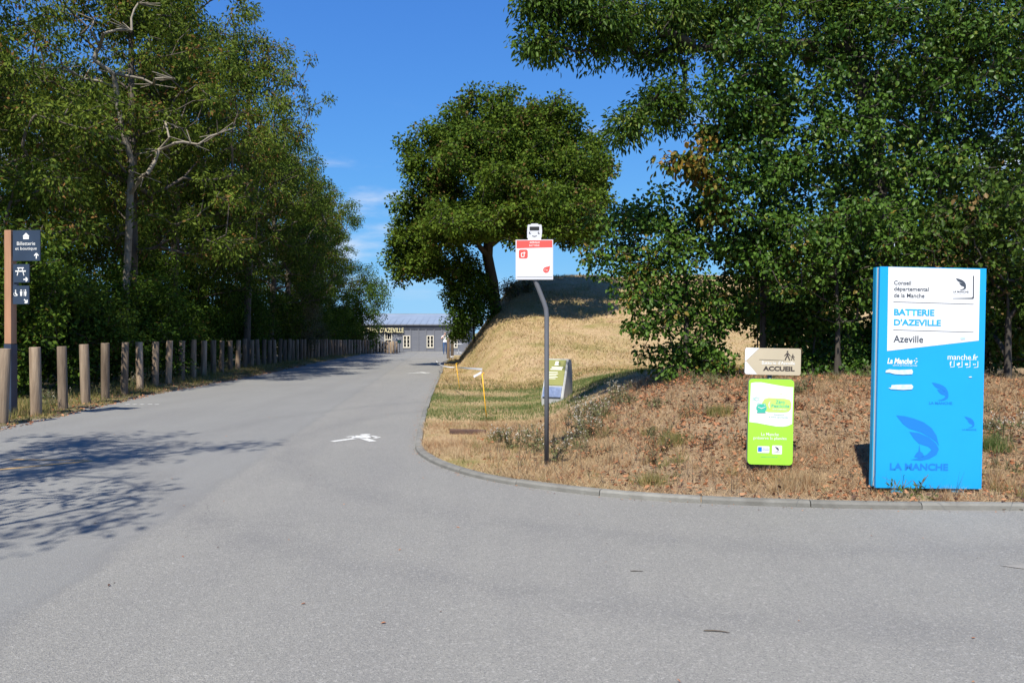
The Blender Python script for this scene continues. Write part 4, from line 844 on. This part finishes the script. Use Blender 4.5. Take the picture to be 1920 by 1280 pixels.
A1 = ash_kind(11, 15.0, 4.2, 270, ASH, 'x'); A2 = ash_kind(12, 14.0, 3.9, 260, ASH, 'x'); A3 = ash_kind(13, 13.0, 4.0, 270, ASHD, 'x')
RowG = 'ash trees behind the bollards'
A1.location = (-12.5, 26.2, .05); A1['label'] = 'tall ash with pale bare limbs behind the wooden bollards'; A1['group'] = RowG
A2.location = (-14.6, 19.8, .05); A2['label'] = 'leafy ash tree towering behind the timber direction post'; A2['group'] = RowG
A3.location = (-15.5, 34.0, .05); A3['label'] = 'dark green ash tree in the row behind the bollards'; A3['group'] = RowG
G3 = 'dark green ash tree in the row behind the bollards'; G1 = 'brown-tinged ash tree in the tall row along the road'
for src, x, y, rz, s, lab in ((A2, -13.6, 32.0, 1.2, (1.05, 1.05, 1.16), G1), (A1, -12.5, 37.5, 2.3, (1.0, 1.0, 1.14), G1), (A3, -13.5, 44.5, .6, (.95, .95, 1.05), G3), (A2, -14.2, 50.5, 4.0, (.95, .95, .98), G1), (A3, -13.8, 56.5, 2.0, (.88, .88, 1.0), G3),
                              (A1, -15.4, 61.5, 5.2, (.75, .75, .84), G1), (A3, -17.2, 69.0, 3.4, (.72, .72, .62), G3), (A3, -19.5, 25.0, 1.0, (1.1, 1.1, 1.0), G3), (A3, -20.5, 33.0, 5.0, (1.2, 1.2, 1.1), G3), (A2, -21, 42.0, 2.7, (1.2, 1.2, 1.1), G1), (A3, -20.0, 52.0, 4.4, (1.2, 1.2, 1.0), G3)):
    dup(src, (x, y, .05), rz, s, lab, RowG)
A4 = ash_kind(14, 12.2, 3.3, 125, ASH, 'thin-crowned ash beside the road whose branches throw dappled shade on the asphalt', per=62, twigs=6); A4.location = (-8.3, 3.4, .05)
dup(A4, (-7.8, -1.8, .05), 2.4, (1, 1, .92), 'second thin-crowned ash by the road edge, short of the yellow arrow')

# bare silvery tree among the ashes
rng = np.random.default_rng(21)
tb = (-12.0, 24.6, .05)
def rel(px, py, d, b): return tuple(P(px, py, d) - Vector(b))
trunk = [(0, 0, -.2), rel(236, 560, 24.6, tb), rel(243, 430, 24.6, tb), rel(248, 300, 24.6, tb), rel(232, 250, 24.5, tb), rel(222, 190, 24.5, tb)]
C = np.array([rel(*p, tb) for p in ((190, 90, 24), (180, 40, 24.2), (250, 60, 24), (262, 10, 24.6), (160, 150, 24.2), (140, 218, 24.0), (200, 255, 23.7), (290, 160, 24.4), (330, 150, 24), (410, 252, 23.6), (360, 270, 23.8), (300, 282, 23.8), (312, 230, 24.0), (270, 330, 24.0), (120, 130, 24), (215, 140, 24.3))])
t = empty('dead_tree', tb); tag(t, 'bare silvery dead tree with forked limbs among the green ashes', 'tree'); obj('trunk', skeleton(trunk, C, rng, .105, tip=.007, twigs=6, Rd=np.full(len(C), .75), bend=.06, seglen=.35), BARKP, t)

# understory of hawthorn and bramble behind the bollards
def bush_kind(name, seed, H, Rr, n, leaf, per, ln, wd, label, bark=BARKD, near=False, **kw):
    rng = np.random.default_rng(seed); ells = [(Rr * .5 * math.cos(a), Rr * .5 * math.sin(a), H * z, Rr * .55, Rr * .55, H * .25, n // 8) for a, z in ((0, .3), (2.1, .28), (4.2, .32), (1., .6), (3.1, .58), (5.2, .62), (0, .8), (2, .45))]
    C, Rd = ell_clumps(ells, rng, (.28, .55)); C[:, 2] = np.maximum(C[:, 2], .15)
    return tree(name, (0, 0, 0), [(0, 0, -.2), (.05, 0, H * .3), (0, .05, H * .6)], C, Rd, .06, leaf, bark, rng, per, ln, wd, label, 'bush', near=near, twigs=1, **kw)
U1 = bush_kind('hawthorn_bush', 31, 4.2, 2.0, 160, UND, 130, .10, .065, 'x'); U2 = bush_kind('hawthorn_bush', 32, 3.4, 1.9, 150, ASHD, 130, .11, .06, 'x')
UL = 'dark hawthorn bush filling the space between bollards and ash trunks'; UG = 'hawthorn bushes behind the bollards'
U1.location = (-12.2, 18.5, 0); U2.location = (-13.0, 21.2, 0)
for o in (U1, U2): o['label'] = UL; o['group'] = UG
rr = random.Random(5)
for i, (x, y) in enumerate([(-15.5, 16.0), (-12.25, 22.6), (-12.2, 25.4), (-14.2, 25.2), (-13.6, 28.8), (-14.0, 32.2), (-13.9, 35.6), (-13.8, 39), (-14.0, 42.5), (-14.0, 46), (-14.3, 50), (-13.8, 54), (-13.6, 57.8), (-13.2, 61.5), (-14.6, 66.5), (-15.2, 69.5), (-17, 21), (-17, 28), (-17.5, 36), (-18, 45)]):
    dup((U1, U2)[i % 2], (x, y, 0), rr.uniform(0, 6), (rr.uniform(.9, 1.15), rr.uniform(.9, 1.15), rr.uniform(.85, 1.25)), UL, UG)
dup(U1, (-11.95, 63.6, 0), 1.1, (1.12, 1.12, 1.62), 'tall dark hawthorn leaning over the end of the bollard row', UG)
b = bush_kind('tamarisk_bush', 33, 4.0, 1.5, 130, PALE, 130, .10, .035, 'pale olive feathery bush behind the far bollards'); b.location = (-12.9, 47.5, 0)
b2 = dup(b, (-13.0, 51.2, 0), 2.2, (.8, .8, 1.05), 'taller pale olive feathery bush next to the hawthorns'); 

# ---------------------------------------------------------------- sycamore on the mound
rng = np.random.default_rng(41); d = 37.8; sb = P(932, 582, d); sb.z = ground_z(sb.x, d) - .1
def L_(px, py, rx, rz, n, dd=0, ry=None): q = P(px, py, d + dd) - sb; k = d / FPX; return (q.x, q.y, q.z, rx * k, (ry or (rx * .9)) * k, rz * k, n)
ells = [L_(955, 235, 120, 65, 90), L_(880, 250, 80, 60, 45, -1), L_(1050, 250, 70, 60, 45), L_(940, 330, 150, 95, 90, 0, 140), L_(812, 320, 62, 85, 55), L_(1090, 320, 56, 75, 50), L_(790, 415, 55, 70, 45), L_(860, 420, 80, 60, 45, -2), L_(1080, 410, 70, 50, 45), L_(980, 410, 100, 45, 45, -1.5), L_(765, 490, 36, 45, 22), L_(830, 500, 52, 40, 25), L_(940, 300, 110, 70, 45, -3), L_(880, 410, 75, 45, 30, -4.4), L_(960, 415, 80, 42, 32, -4.6), L_(1040, 410, 75, 45, 30, -4.4), L_(1100, 400, 50, 50, 22, -3.5), L_(965, 350, 85, 40, 24, -4.6), L_(1085, 330, 62, 60, 30, -2.2), L_(1090, 350, 62, 55, 30, 2.4), L_(1060, 420, 70, 36, 28, 1.6), L_(1000, 300, 80, 60, 26, 4.6), L_(960, 300, 110, 70, 45, 3)]
C, Rd = ell_clumps(ells, rng, (.35, .78), shell=.42)
trunk = [(0, 0, -.3), rel(924, 530, d, sb), rel(914, 480, d, sb), rel(920, 400, d, sb), rel(940, 320, d, sb), rel(945, 230, d, sb)]
tree('sycamore_tree', sb, trunk, C, Rd, .30, SYC, BARKD, rng, 110, .15, .11, 'broad domed sycamore growing on the shoulder of the grassy mound', droop=.25, up=.7, bend=.08)
t = empty('bare_branch', P(930, 500, 37.6)); bpy.data.objects.remove(t)
def shrub(name, d, ells_px, leaf, per, ln, wd, label, seed, near=False, bark=BARKD, base=None, cr=(.25, .5), trunkh=.5, stem=.05, hang=False, thin=1.0, **kw):
    rng = np.random.default_rng(seed); bx_ = base or (sum(e[0] for e in ells_px) / len(ells_px), 0); x = (bx_[0] - 960) / FPX * d; b_ = Vector((x, d, ground_z(x, d) - .05)); k = d / FPX
    E = []
    for px, py, rx, rz, n, dd in ells_px:
        n = max(4, int(n * thin))
        if hang: dd += float(np.interp(py, [150, 430, 580, 700], [-1.3, -.9, .6, 1.1]))      # upper boughs lean out over the lower ones
        q = P(px, py, d + dd) - b_; E.append((q.x, q.y, q.z, rx * k, rx * k * .9, rz * k, n))
    C, Rd = ell_clumps(E, rng, cr); gz = hgt(C[:, 0] + b_.x, C[:, 1] + b_.y) - b_.z; C[:, 2] = np.maximum(C[:, 2], gz + .12)
    top = max(e[2] for e in E) * trunkh; return tree(name, b_, [(0, 0, -.2), (.02, .03, top * .5), (-.03, 0, top)], C, Rd, stem, leaf, bark, rng, per, ln, wd, label, 'bush', near=near, **kw)
shrub('elder_bush', 36.8, [(880, 520, 42, 50, 45, 0), (870, 580, 34, 45, 40, 0), (905, 560, 34, 55, 40, .6), (862, 615, 22, 26, 22, -.4), (845, 545, 20, 40, 18, .4)], UND, 150, .12, .08, 'dark elder bush under the sycamore at the end of the mound', 51, base=(888, 0))
shrub('gorse_bush', 39.5, [(958, 545, 17, 18, 16, 0), (985, 535, 16, 14, 12, 1)], PALE, 170, .10, .05, 'small yellow-green bush right beside the sycamore trunk', 52)

# ---------------------------------------------------------------- trees and bushes on the near bank
rng = np.random.default_rng(61); d = 13.0; x = 6.2; rb = Vector((x, d, ground_z(x, d) - .1)); k = 1 / FPX
def E_(px, py, rx, rz, n, dd, ry=None): q = P(px, py, dd) - rb; s = dd / FPX; return (q.x, q.y, q.z, rx * s, (ry or rx * .8) * s, rz * s, n)
ells = [E_(1015, 15, 45, 40, 9, 11.6, 45), E_(1010, 85, 34, 28, 7, 11.6, 40), E_(1090, 40, 60, 55, 16, 11.7, 60), E_(1160, 60, 50, 60, 15, 12, 60), E_(1250, 50, 80, 75, 26, 12.3, 90), E_(1190, 235, 42, 30, 8, 11.8, 40), E_(1260, 190, 50, 55, 15, 12.2, 60),
        E_(1380, 40, 110, 90, 36, 12.8), E_(1560, 20, 140, 110, 50, 13.2), E_(1760, 40, 150, 120, 60, 13.2), E_(1500, -150, 220, 120, 70, 13.5), E_(1250, -120, 150, 110, 40, 12.8), E_(1050, -90, 90, 80, 16, 12), E_(1800, -170, 220, 140, 60, 13.5), E_(1950, 60, 120, 140, 35, 13.0)]
C, Rd = ell_clumps(ells, rng, (.26, .5), shell=.5)
trunk = [(0, 0, -.3), (-.1, 0, 2.0), (-.3, .1, 4.2), (-.8, .1, 6.0), (-.6, 0, 8.5)]
tree('large_ash_tree', rb, trunk, C, Rd, .13, leafmat('bank_ash_leaf', (.014, .042, .005), (.085, .150, .018), (.14, .18, .03), f3=.07, rough=.45, trans=.28, spec=.13, nscale=.7), BARKD, rng, 300, .085, .03, 'large ash on the bank whose drooping branches overhang the bus stop', near=True, droop=.38, up=.4, bend=.10)
shrub('ivy_clad_tree', 13.2, [(1400, 330, 75, 110, 48, 0), (1370, 200, 55, 90, 34, .2), (1440, 180, 60, 100, 34, .4), (1420, 450, 80, 90, 44, 0), (1480, 330, 70, 110, 40, .6), (1540, 220, 75, 110, 38, .8), (1400, 90, 70, 70, 22, .2)], IVY, 250, .072, .05, 'ivy-covered tree on the bank above the arrow sign', 62, hang=True, thin=.85, near=True, base=(1430, 0), cr=(.16, .36), trunkh=1.0, droop=.35, up=.3)
shrub('hazel_bush', 12.6, [(1160, 430, 55, 60, 24, .3), (1230, 420, 60, 75, 30, 0), (1190, 520, 60, 60, 30, 0), (1290, 500, 70, 80, 40, 0), (1225, 590, 55, 55, 28, -.2), (1320, 600, 60, 70, 34, .1), (1265, 680, 50, 45, 28, 0), (1330, 690, 45, 40, 26, .1), (1380, 560, 50, 60, 26, .4), (1395, 470, 55, 60, 26, .3), (1310, 420, 60, 60, 30, .4), (1120, 480, 28, 40, 9, .3)], HAZ, 230, .07, .046, 'bushy green hazel at the left foot of the bank trees', 63, thin=.8, near=True, base=(1285, 0), cr=(.15, .33), trunkh=.8, droop=.35, up=.3)
shrub('hazel_bush', 12.4, [(1490, 480, 80, 70, 40, 0), (1560, 560, 85, 75, 46, 0), (1610, 440, 80, 90, 44, .4), (1480, 600, 60, 70, 34, .2), (1570, 670, 80, 45, 38, -.1), (1700, 560, 90, 80, 44, .4), (1700, 450, 80, 70, 40, .5), (1460, 680, 45, 45, 24, .4), (1680, 680, 70, 45, 30, 0), (1500, 700, 50, 34, 26, -.5), (1580, 708, 60, 34, 30, -.7), (1650, 700, 50, 40, 24, -.6)], HAZ, 230, .072, .048, 'dense hazel thicket between the arrow sign and the totem', 64, hang=True, thin=.85, near=True, base=(1570, 0), cr=(.15, .34), trunkh=.8, droop=.35, up=.3)
shrub('hazel_bush', 11.8, [(1800, 470, 80, 90, 44, .2), (1880, 400, 80, 100, 44, .3), (1930, 520, 70, 90, 40, 0), (1890, 620, 60, 60, 32, -.1), (1980, 640, 80, 80, 34, 0), (1830, 640, 60, 50, 26, .2)], leafmat('bank_hazel_leaf', (.015, .042, .006), (.085, .14, .020), (.20, .13, .05), f3=.10, rough=.45, trans=.28, spec=.14, nscale=.9), 220, .072, .048, 'hazel bush with some browned leaves behind the totem, reaching over its top', 65, hang=True, thin=.85, near=True, base=(1890, 0), cr=(.15, .34), trunkh=.8, droop=.35, up=.3)
shrub('ivy_clad_tree', 14.2, [(1620, 330, 80, 120, 46, 0), (1700, 220, 90, 120, 46, .4), (1640, 130, 90, 90, 32, .3), (1800, 300, 90, 130, 46, .2), (1860, 180, 90, 120, 40, .3), (1920, 300, 80, 130, 34, 0), (1930, 230, 60, 100, 26, -1.5), (1640, 230, 70, 120, 30, -1.6), (1720, 330, 80, 110, 36, -1.6), (1760, 150, 80, 110, 30, -1.8), (1560, 100, 70, 90, 22, -1.4), (1690, 60, 80, 70, 22, -1.8), (1850, 80, 80, 80, 22, -1.8)], IVY, 220, .072, .05, 'ivy-covered tree rising behind the totem', 66, thin=.9, near=True, base=(1760, 0), cr=(.17, .38), trunkh=1.0, droop=.4, up=.3)
shrub('virginia_creeper', 13.4, [(1285, 300, 42, 34, 15, -1.2), (1335, 335, 40, 36, 15, -1.1), (1325, 270, 24, 28, 6, -1.1), (1340, 400, 26, 26, 6, -1.0)], AUT, 150, .10, .055, 'spray of orange and yellow turning leaves hanging in front of the ivy', 67, near=True, base=(1420, 0), cr=(.16, .3), trunkh=.98, stem=.012, droop=.5)
shrub('gap_fill_hedge', 17.5, [(1450, 560, 90, 90, 40, 0), (1600, 520, 100, 110, 46, 0), (1760, 520, 110, 110, 46, 0), (1900, 520, 110, 130, 46, 0), (1560, 640, 100, 60, 36, 0), (1720, 640, 100, 60, 36, 0), (1880, 640, 110, 60, 36, 0), (1650, 380, 120, 80, 36, 0), (1850, 360, 130, 90, 40, 0)], UND, 110, .12, .08, 'added hedge darkening the gaps behind the hazels and the totem', 68, base=(1680, 0), cr=(.35, .6))  # hedge added to darken the gaps between the bushes in front

# ---------------------------------------------------------------- grasses and litter
def blades(name, X, Y, Z, h, wd, lean, leaf, rng, lo=0.0):
    n = len(X); a = rng.random(n) * 2 * np.pi; pos = np.stack([X, Y, Z], 1); dirx = np.stack([np.cos(a), np.sin(a), np.zeros(n)], 1); l = np.minimum(lo + np.abs(rng.normal(0, lean, n)), 1.15)
    b = rng.random(n) * 2 * np.pi; ln_ = np.stack([np.cos(b), np.sin(b), np.zeros(n)], 1) * (l * h)[:, None]
    tipv = pos + ln_ + np.array([0, 0, 1.0]) * (h * np.sqrt(np.maximum(.05, 1 - np.minimum(l, .97) ** 2)))[:, None]
    V = np.stack([pos - dirx * wd / 2, pos + dirx * wd / 2, tipv], 1); o = obj(name, npmesh(name, V, np.arange(n * 3).reshape(-1, 3), 3), leaf); return o
def scatter(n, x0, x1, y0, y1, rng, keep, zf=hgt):
    X = rng.uniform(x0, x1, n); Y = rng.uniform(y0, y1, n); m = keep(X, Y); X, Y = X[m], Y[m]; return X, Y, zf(X, Y)
def pn(x, y, s, o=0): return .5 + .25 * (np.sin(x * s + 1.7 * np.sin(y * s * .7 + o)) + np.sin(y * s * 1.3 + 1.4 * np.sin(x * s * .9 + 2 + o)))
rng = np.random.default_rng(71); inside = lambda X, Y: kerb_sd(X, Y) > .10
X, Y, Z = scatter(380000, -1.6, 9, 7.2, 14, rng, lambda X, Y: inside(X, Y) & (rng.random(len(X)) < .25 + .75 * pn(X, Y, 2.3)))
o = blades('dry_grass', X, Y, Z - .005, rng.uniform(.03, .12, len(X)) * (.6 + .9 * pn(X, Y, 1.9, 3)), .0055, .35, STRAW, rng, .6); tag(o, 'straw-coloured dry grass matted over the near bank', 'grass', kind='stuff')
X, Y, Z = scatter(90000, -3.2, 4.5, 10.5, 27, rng, lambda X, Y: inside(X, Y) & (Y > 13 - X * .2))
gm = (sstep(14.3, 16, Y) * (1 - sstep(20.5, 24, Y)) * (pn(X, Y, 1.3) > .35)).astype(bool) | (rng.random(len(X)) < .12)
o = blades('lawn_grass', X[gm], Y[gm], Z[gm] - .01, rng.uniform(.03, .09, gm.sum()), .014, .6, LUSH, rng); tag(o, 'green watered strip of lawn between kerb and plinth', 'grass', kind='stuff')
o = blades('lawn_straw', X[~gm], Y[~gm], Z[~gm] - .01, rng.uniform(.02, .08, (~gm).sum()), .011, .4, STRAW, rng, .55); tag(o, 'short parched lawn grass inside the kerb', 'grass', kind='stuff')
X, Y, Z = scatter(110000, -3.6, 14, 22, 47, rng, lambda X, Y: inside(X, Y) & (np.abs(X / Y) < .36))
o = blades('mound_grass', X, Y, Z - .01, rng.uniform(.05, .16, len(X)) * (.5 + pn(X, Y, .9)), .025, .5, MBLADE, rng, .45); tag(o, 'yellow sunburnt grass covering the mound', 'grass', kind='stuff')
X = rng.uniform(0, 1, 60000); Y = 12.5 + 50 * rng.random(60000) ** 1.8; t_ = rng.random(60000) ** 1.3 * 2.6; Xg = edge_x(Y) - .02 - t_; m = verge_z(Xg, Y) > .0; Xg, Y, t_ = Xg[m], Y[m], t_[m]
o = blades('verge_grass', Xg, Y, verge_z(Xg, Y) - .01, rng.uniform(.04, .24, len(Y)) * (.35 + .9 * pn(Xg, Y, 1.6)) * np.where(t_ < .4, .5, 1), .013, .55, GRASS, rng); tag(o, 'long mixed green and dry grass at the foot of the bollards', 'grass', kind='stuff')
# tussocks and dead stalks that roughen the bank
nc = 1500; Xc, Yc, Zc = scatter(nc, -.8, 8.5, 7.4, 13.5, rng, lambda X, Y: inside(X, Y) & (rng.random(len(X)) < .25 + .6 * pn(X, Y, 1.5, 2)))
rep_ = rng.integers(25, 90, len(Xc)); ii = np.repeat(np.arange(len(Xc)), rep_); sp_ = rng.uniform(.02, .07, len(Xc))[ii]; X = Xc[ii] + rng.normal(size=len(ii)) * sp_; Y = Yc[ii] + rng.normal(size=len(ii)) * sp_; m = inside(X, Y); ii = ii[m]; X, Y = X[m], Y[m]
hh = rng.uniform(.05, .20, len(Xc))[ii] * rng.uniform(.5, 1.1, len(ii)); kind = (rng.random(len(Xc)) < .22)[ii]
o = blades('dry_tussocks', X[~kind], Y[~kind], hgt(X[~kind], Y[~kind]) - .01, hh[~kind], .0055, .45, STRAW, rng, .25); tag(o, 'tangled straw tussocks dotted over the bank', 'grass', kind='stuff')
o = blades('green_tussocks', X[kind], Y[kind], hgt(X[kind], Y[kind]) - .01, hh[kind], .0055, .45, GRASS, rng, .25); tag(o, 'half-green grass tussocks dotted over the bank', 'grass', kind='stuff')
X, Y, Z = scatter(5000, -.3, 8.8, 7.4, 13, rng, lambda X, Y: inside(X, Y)); o = blades('dead_stalks', X, Y, Z, rng.uniform(.06, .34, len(X)), .006, .95, BARKD, rng); tag(o, 'dark dead stalks lying through the grass of the bank', 'stalks', kind='stuff')
# fallen leaves on the bank
X, Y, Z = scatter(30000, -.6, 9, 7.3, 13.5, rng, lambda X, Y: inside(X, Y) & (rng.random(len(X)) < np.clip(.05 + .5 * sstep(0, 3, X) + .45 * sstep(7.5, 11, Y) * sstep(.5, 2, X), 0, 1) * (.3 + .9 * pn(X, Y, 2.9, 1))))
n = len(X); ax = rng.normal(size=(n, 3)) * np.array([1, 1, .35]); nr = rng.normal(size=(n, 3)) * .8 + np.array([0, -.3, 1.]); s_ = rng.uniform(.3, 1.3, n)
o = obj('leaf_litter', leaf_mesh('leaf_litter', np.stack([X, Y, Z + rng.uniform(.01, .05, n)], 1), ax, nr, .056 * s_, .027 * s_, True), LITTER); tag(o, 'brown fallen leaves strewn over the bank below the bushes', 'leaves', kind='stuff')
# dark thatch under the bushes
n = 2500; Y = rng.uniform(12.6, 40, n); Xg = edge_x(Y) - rng.random(n) ** 1.5 * 1.2 + .1; ax = rng.normal(size=(n, 3)) * np.array([1, 1, .3]); nr = rng.normal(size=(n, 3)) * .4 + np.array([0, 0, 1.]); s_ = rng.uniform(.5, 1.2, n)
o = obj('verge_litter', leaf_mesh('verge_litter', np.stack([Xg, Y, np.maximum(verge_z(Xg, Y), 0) + .012], 1), ax, nr, .07 * s_, .035 * s_, True), LITTER); tag(o, 'scattered brown leaves along the edge of the verge', 'leaves', kind='stuff')

# weeds: stems with small leaves and pale blooms
def weed(name, x, y, h, spread, n, seed, label, z=None, bloom=True, cat='weed', stemmat=None, group=None, leafm=WEED):
    rng = np.random.default_rng(seed); z = ground_z(x, y) if z is None else z; t = tag(empty(name, (x, y, z - .02)), label, cat, group); segs = []; tips = []; lp = []; la = []
    for i in range(n):
        a = rng.uniform(0, 6.28); r = spread * rng.random() ** .5; b_ = np.array([math.cos(a) * r * .35, math.sin(a) * r * .35, 0]); tp_ = np.array([math.cos(a) * r, math.sin(a) * r, h * rng.uniform(.55, 1.05)]); mid = (b_ + tp_) / 2 + rng.normal(size=3) * .03
        pts = [(1 - u) ** 2 * b_ + 2 * u * (1 - u) * mid + u * u * tp_ for u in np.linspace(0, 1, 6)]; segs.append(pts); tips.append(tp_)
        for u in rng.uniform(.1, .95, 9): lp.append((1 - u) ** 2 * b_ + 2 * u * (1 - u) * mid + u * u * tp_); la.append(rng.normal(size=3) + np.array([0, 0, .3]))
        for _ in range(3):
            u = rng.uniform(.55, .9); q = (1 - u) ** 2 * b_ + 2 * u * (1 - u) * mid + u * u * tp_; e = q + np.array([rng.normal() * .05, rng.normal() * .05, rng.uniform(.03, .1)]); segs.append([q, (q + e) / 2, e]); tips.append(e)
    V, F = [], []
    for pts in segs:
        for p, q in zip(pts[:-1], pts[1:]):
            b0 = len(V); w_ = .0035
            for e in (p, q):
                for j in range(3): V.append(e + w_ * np.array([math.cos(j * 2.094), math.sin(j * 2.094), 0]))
            for j in range(3): F.append((b0 + j, b0 + (j + 1) % 3, b0 + 3 + (j + 1) % 3, b0 + 3 + j))
    tag(obj('stems', npmesh('stems', V, F, 4), stemmat or MATS['dry_stem'], t), kind='stuff')
    tag(obj('leaves', leaf_mesh('leaves', np.array(lp), np.array(la), rng.normal(size=(len(lp), 3)) + np.array([0, 0, .6]), .055, .018), leafm, t), kind='stuff')
    if bloom:
        T = np.repeat(np.array(tips)[rng.random(len(tips)) < .5], 3, 0); tag(obj('blooms', leaf_mesh('blooms', T + rng.normal(size=T.shape) * .012, rng.normal(size=T.shape), rng.normal(size=T.shape), .02, .015), FLOW, t), kind='stuff')
    return t
mat('dry_stem', (.20, .17, .08), .8, col2=(.13, .11, .06), scale=8)
WG = 'flowering weeds on the bank'; WL = 'straggly pale-flowered weed in the patch between bus stop and hazel'; rr = random.Random(9)
spots = [(1072, 770, 11.2), (1095, 760, 11.6), (1110, 745, 12.2), (1085, 735, 12.8), (1120, 730, 12.8), (1112, 812, 10.6), (1098, 790, 11.0), (1135, 735, 12.4), (1150, 720, 12.9), (1105, 800, 10.6), (1070, 740, 13.0), (1085, 820, 10.1), (1165, 735, 12.2), (1130, 765, 11.6), (1040, 835, 9.6)]
for i, (px, py, d_) in enumerate(spots):
    x = (px - 960) / FPX * d_; weed('flowering_weed', x, d_, rr.uniform(.22, .45), .24, 9, 100 + i, WL, group=WG)
for i, (px, d_, h, lab) in enumerate(((965, 10.9, .34, 'dry brown weed clump left of the bus stop pole'), (1003, 10.3, .40, 'weed clump hard against the bus stop pole'), (940, 11.6, .22, 'low straw weed tuft near the iron bar'))):
    weed('dry_weed', (px - 960) / FPX * d_, d_, h, .24, 16, 140 + i, lab)
weed('spindly_weed', (1705 - 960) / FPX * 7.66, 7.66, .20, .30, 10, 151, 'thin dark weed sprawling against the foot of the totem', bloom=False, leafm=UND)
weed('dry_weed', (1880 - 960) / FPX * 9.3, 9.3, .30, .3, 14, 152, 'yellow-green weed beside the right edge of the totem')
for i, (px, d_, h) in enumerate(((262, 21.6, .55), (285, 22.6, .6), (245, 20.8, .5), (325, 24.4, .5), (405, 28.8, .5), (425, 31, .5), (560, 44, 1.0), (545, 42.6, .8), (100, 16.4, .45), (130, 17.0, .4), (210, 19.3, .4))):
    x = (px - 960) / FPX * d_ - .25; weed('nettle', x, d_, h, .3, 15, 160 + i, 'leafy green weed growing among the wooden bollards', z=vz(x, d_), bloom=(i % 3 == 0), group='weeds among the bollards', leafm=LUSH)
rr = random.Random(12)
for i in range(34):
    x, y = rr.uniform(.9, 7.2), rr.uniform(8.2, 12.2)
    if (3.2 < x < 5.0 and y < 8.6) or (2.3 < x < 3.2 and y < 9.0): continue
    weed('dry_scrub', x, y, rr.uniform(.10, .26), rr.uniform(.15, .3), 9, 200 + i, 'low reddish-brown withered plant among the fallen leaves of the bank', bloom=False, group='withered plants on the bank', leafm=LITTER if i % 3 else WEED)
def tuft(px, d_, h, n, seed, label, leaf):
    rng = np.random.default_rng(seed); x = (px - 960) / FPX * d_; X = rng.normal(0, .09, n); Y = rng.normal(0, .06, n); b_ = rng.uniform(0, 6.28, n); z = ground_z(x, d_)
    o = blades('grass_tuft', X, Y, np.zeros(n) - .01, rng.uniform(.5, 1, n) * h, .006, .55, leaf, rng); o.location = (x, d_, z); tag(o, label, 'grass tuft')
tuft(1500, 8.05, .24, 700, 1, 'golden arching grass tuft between the arrow sign post and the totem', STRAW); tuft(1865, 8.9, .26, 600, 2, 'greenish grass tuft beside the right side of the totem', LUSH); tuft(1220, 8.25, .2, 350, 3, 'small upright green grass tuft just behind the kerb', GRASS)
tuft(1265, 9.6, .22, 600, 4, 'golden grass tuft in the middle of the leafy bank', GRASS); tuft(912, 14.3, .10, 700, 5, 'short green tuft at the foot of the yellow stake', LUSH); tuft(1480, 7.9, .16, 400, 6, 'straw tuft at the kerb below the arrow sign', STRAW); tuft(1350, 10.2, .2, 500, 7, 'yellowish tuft high on the bank left of the arrow sign', GRASS)

# bits lying on the asphalt
def twig(px, py, ln, ang, label, r=.004):
    x, y = px_ground(px, py); c, s = math.cos(ang), math.sin(ang); pts = [(x + c * u + .012 * math.sin(u * 23), y + s * u + .01 * math.cos(u * 31), r + .002) for u in np.linspace(-ln / 2, ln / 2, 7)]
    o = obj('twig', tube_mesh('twig', [Vector(p) - Vector((x, y, 0)) for p in pts], [r * .7, r, r * 1.1, r, r * .9, r * .8, r * .4], 6), MATS['bark'], None, (x, y, 0)); tag(o, label, 'twig')
twig(1345, 1187, .115, -.25, 'short dark twig lying alone on the open asphalt'); twig(1900, 957, .16, -.05, 'dark stick lying in the gutter against the kerb', .008); twig(1195, 1073, .07, -.1, 'hair-thin twig on the asphalt', .003)
rng = np.random.default_rng(88); n = 120; Y = rng.uniform(3.2, 24, n); X = rng.uniform(-.6, .6, n) * Y; m = (kerb_sd(X, Y) < -.15) & (X > edge_x(Y) + .2); X, Y = X[m], Y[m]; n = len(X); s_ = rng.uniform(.4, 1.0, n)
o = obj('stray_leaves', leaf_mesh('stray_leaves', np.stack([X, Y, np.full(n, .006)], 1), rng.normal(size=(n, 3)) * np.array([1, 1, .1]), np.array([0, 0, 1.]) + rng.normal(size=(n, 3)) * .15, .034 * s_, .018 * s_, True), LITTER); tag(o, 'small dry leaves and crumbs blown over the road', 'leaves', kind='stuff')
n = 700; s = rng.uniform(0, KD[-1], n); pts = np.array([kpos(q)[0] - kpos(q)[1] * abs(rng.normal(0, .07)) for q in s]); s_ = rng.uniform(.3, .9, n)
o = obj('gutter_litter', leaf_mesh('gutter_litter', np.c_[pts, np.full(n, .007)], rng.normal(size=(n, 3)) * np.array([1, 1, .15]), np.array([0, 0, 1.]) + rng.normal(size=(n, 3)) * .25, .03 * s_, .014 * s_, True), LITTER); tag(o, 'dry bits of leaf gathered in the gutter along the kerb', 'leaves', kind='stuff')
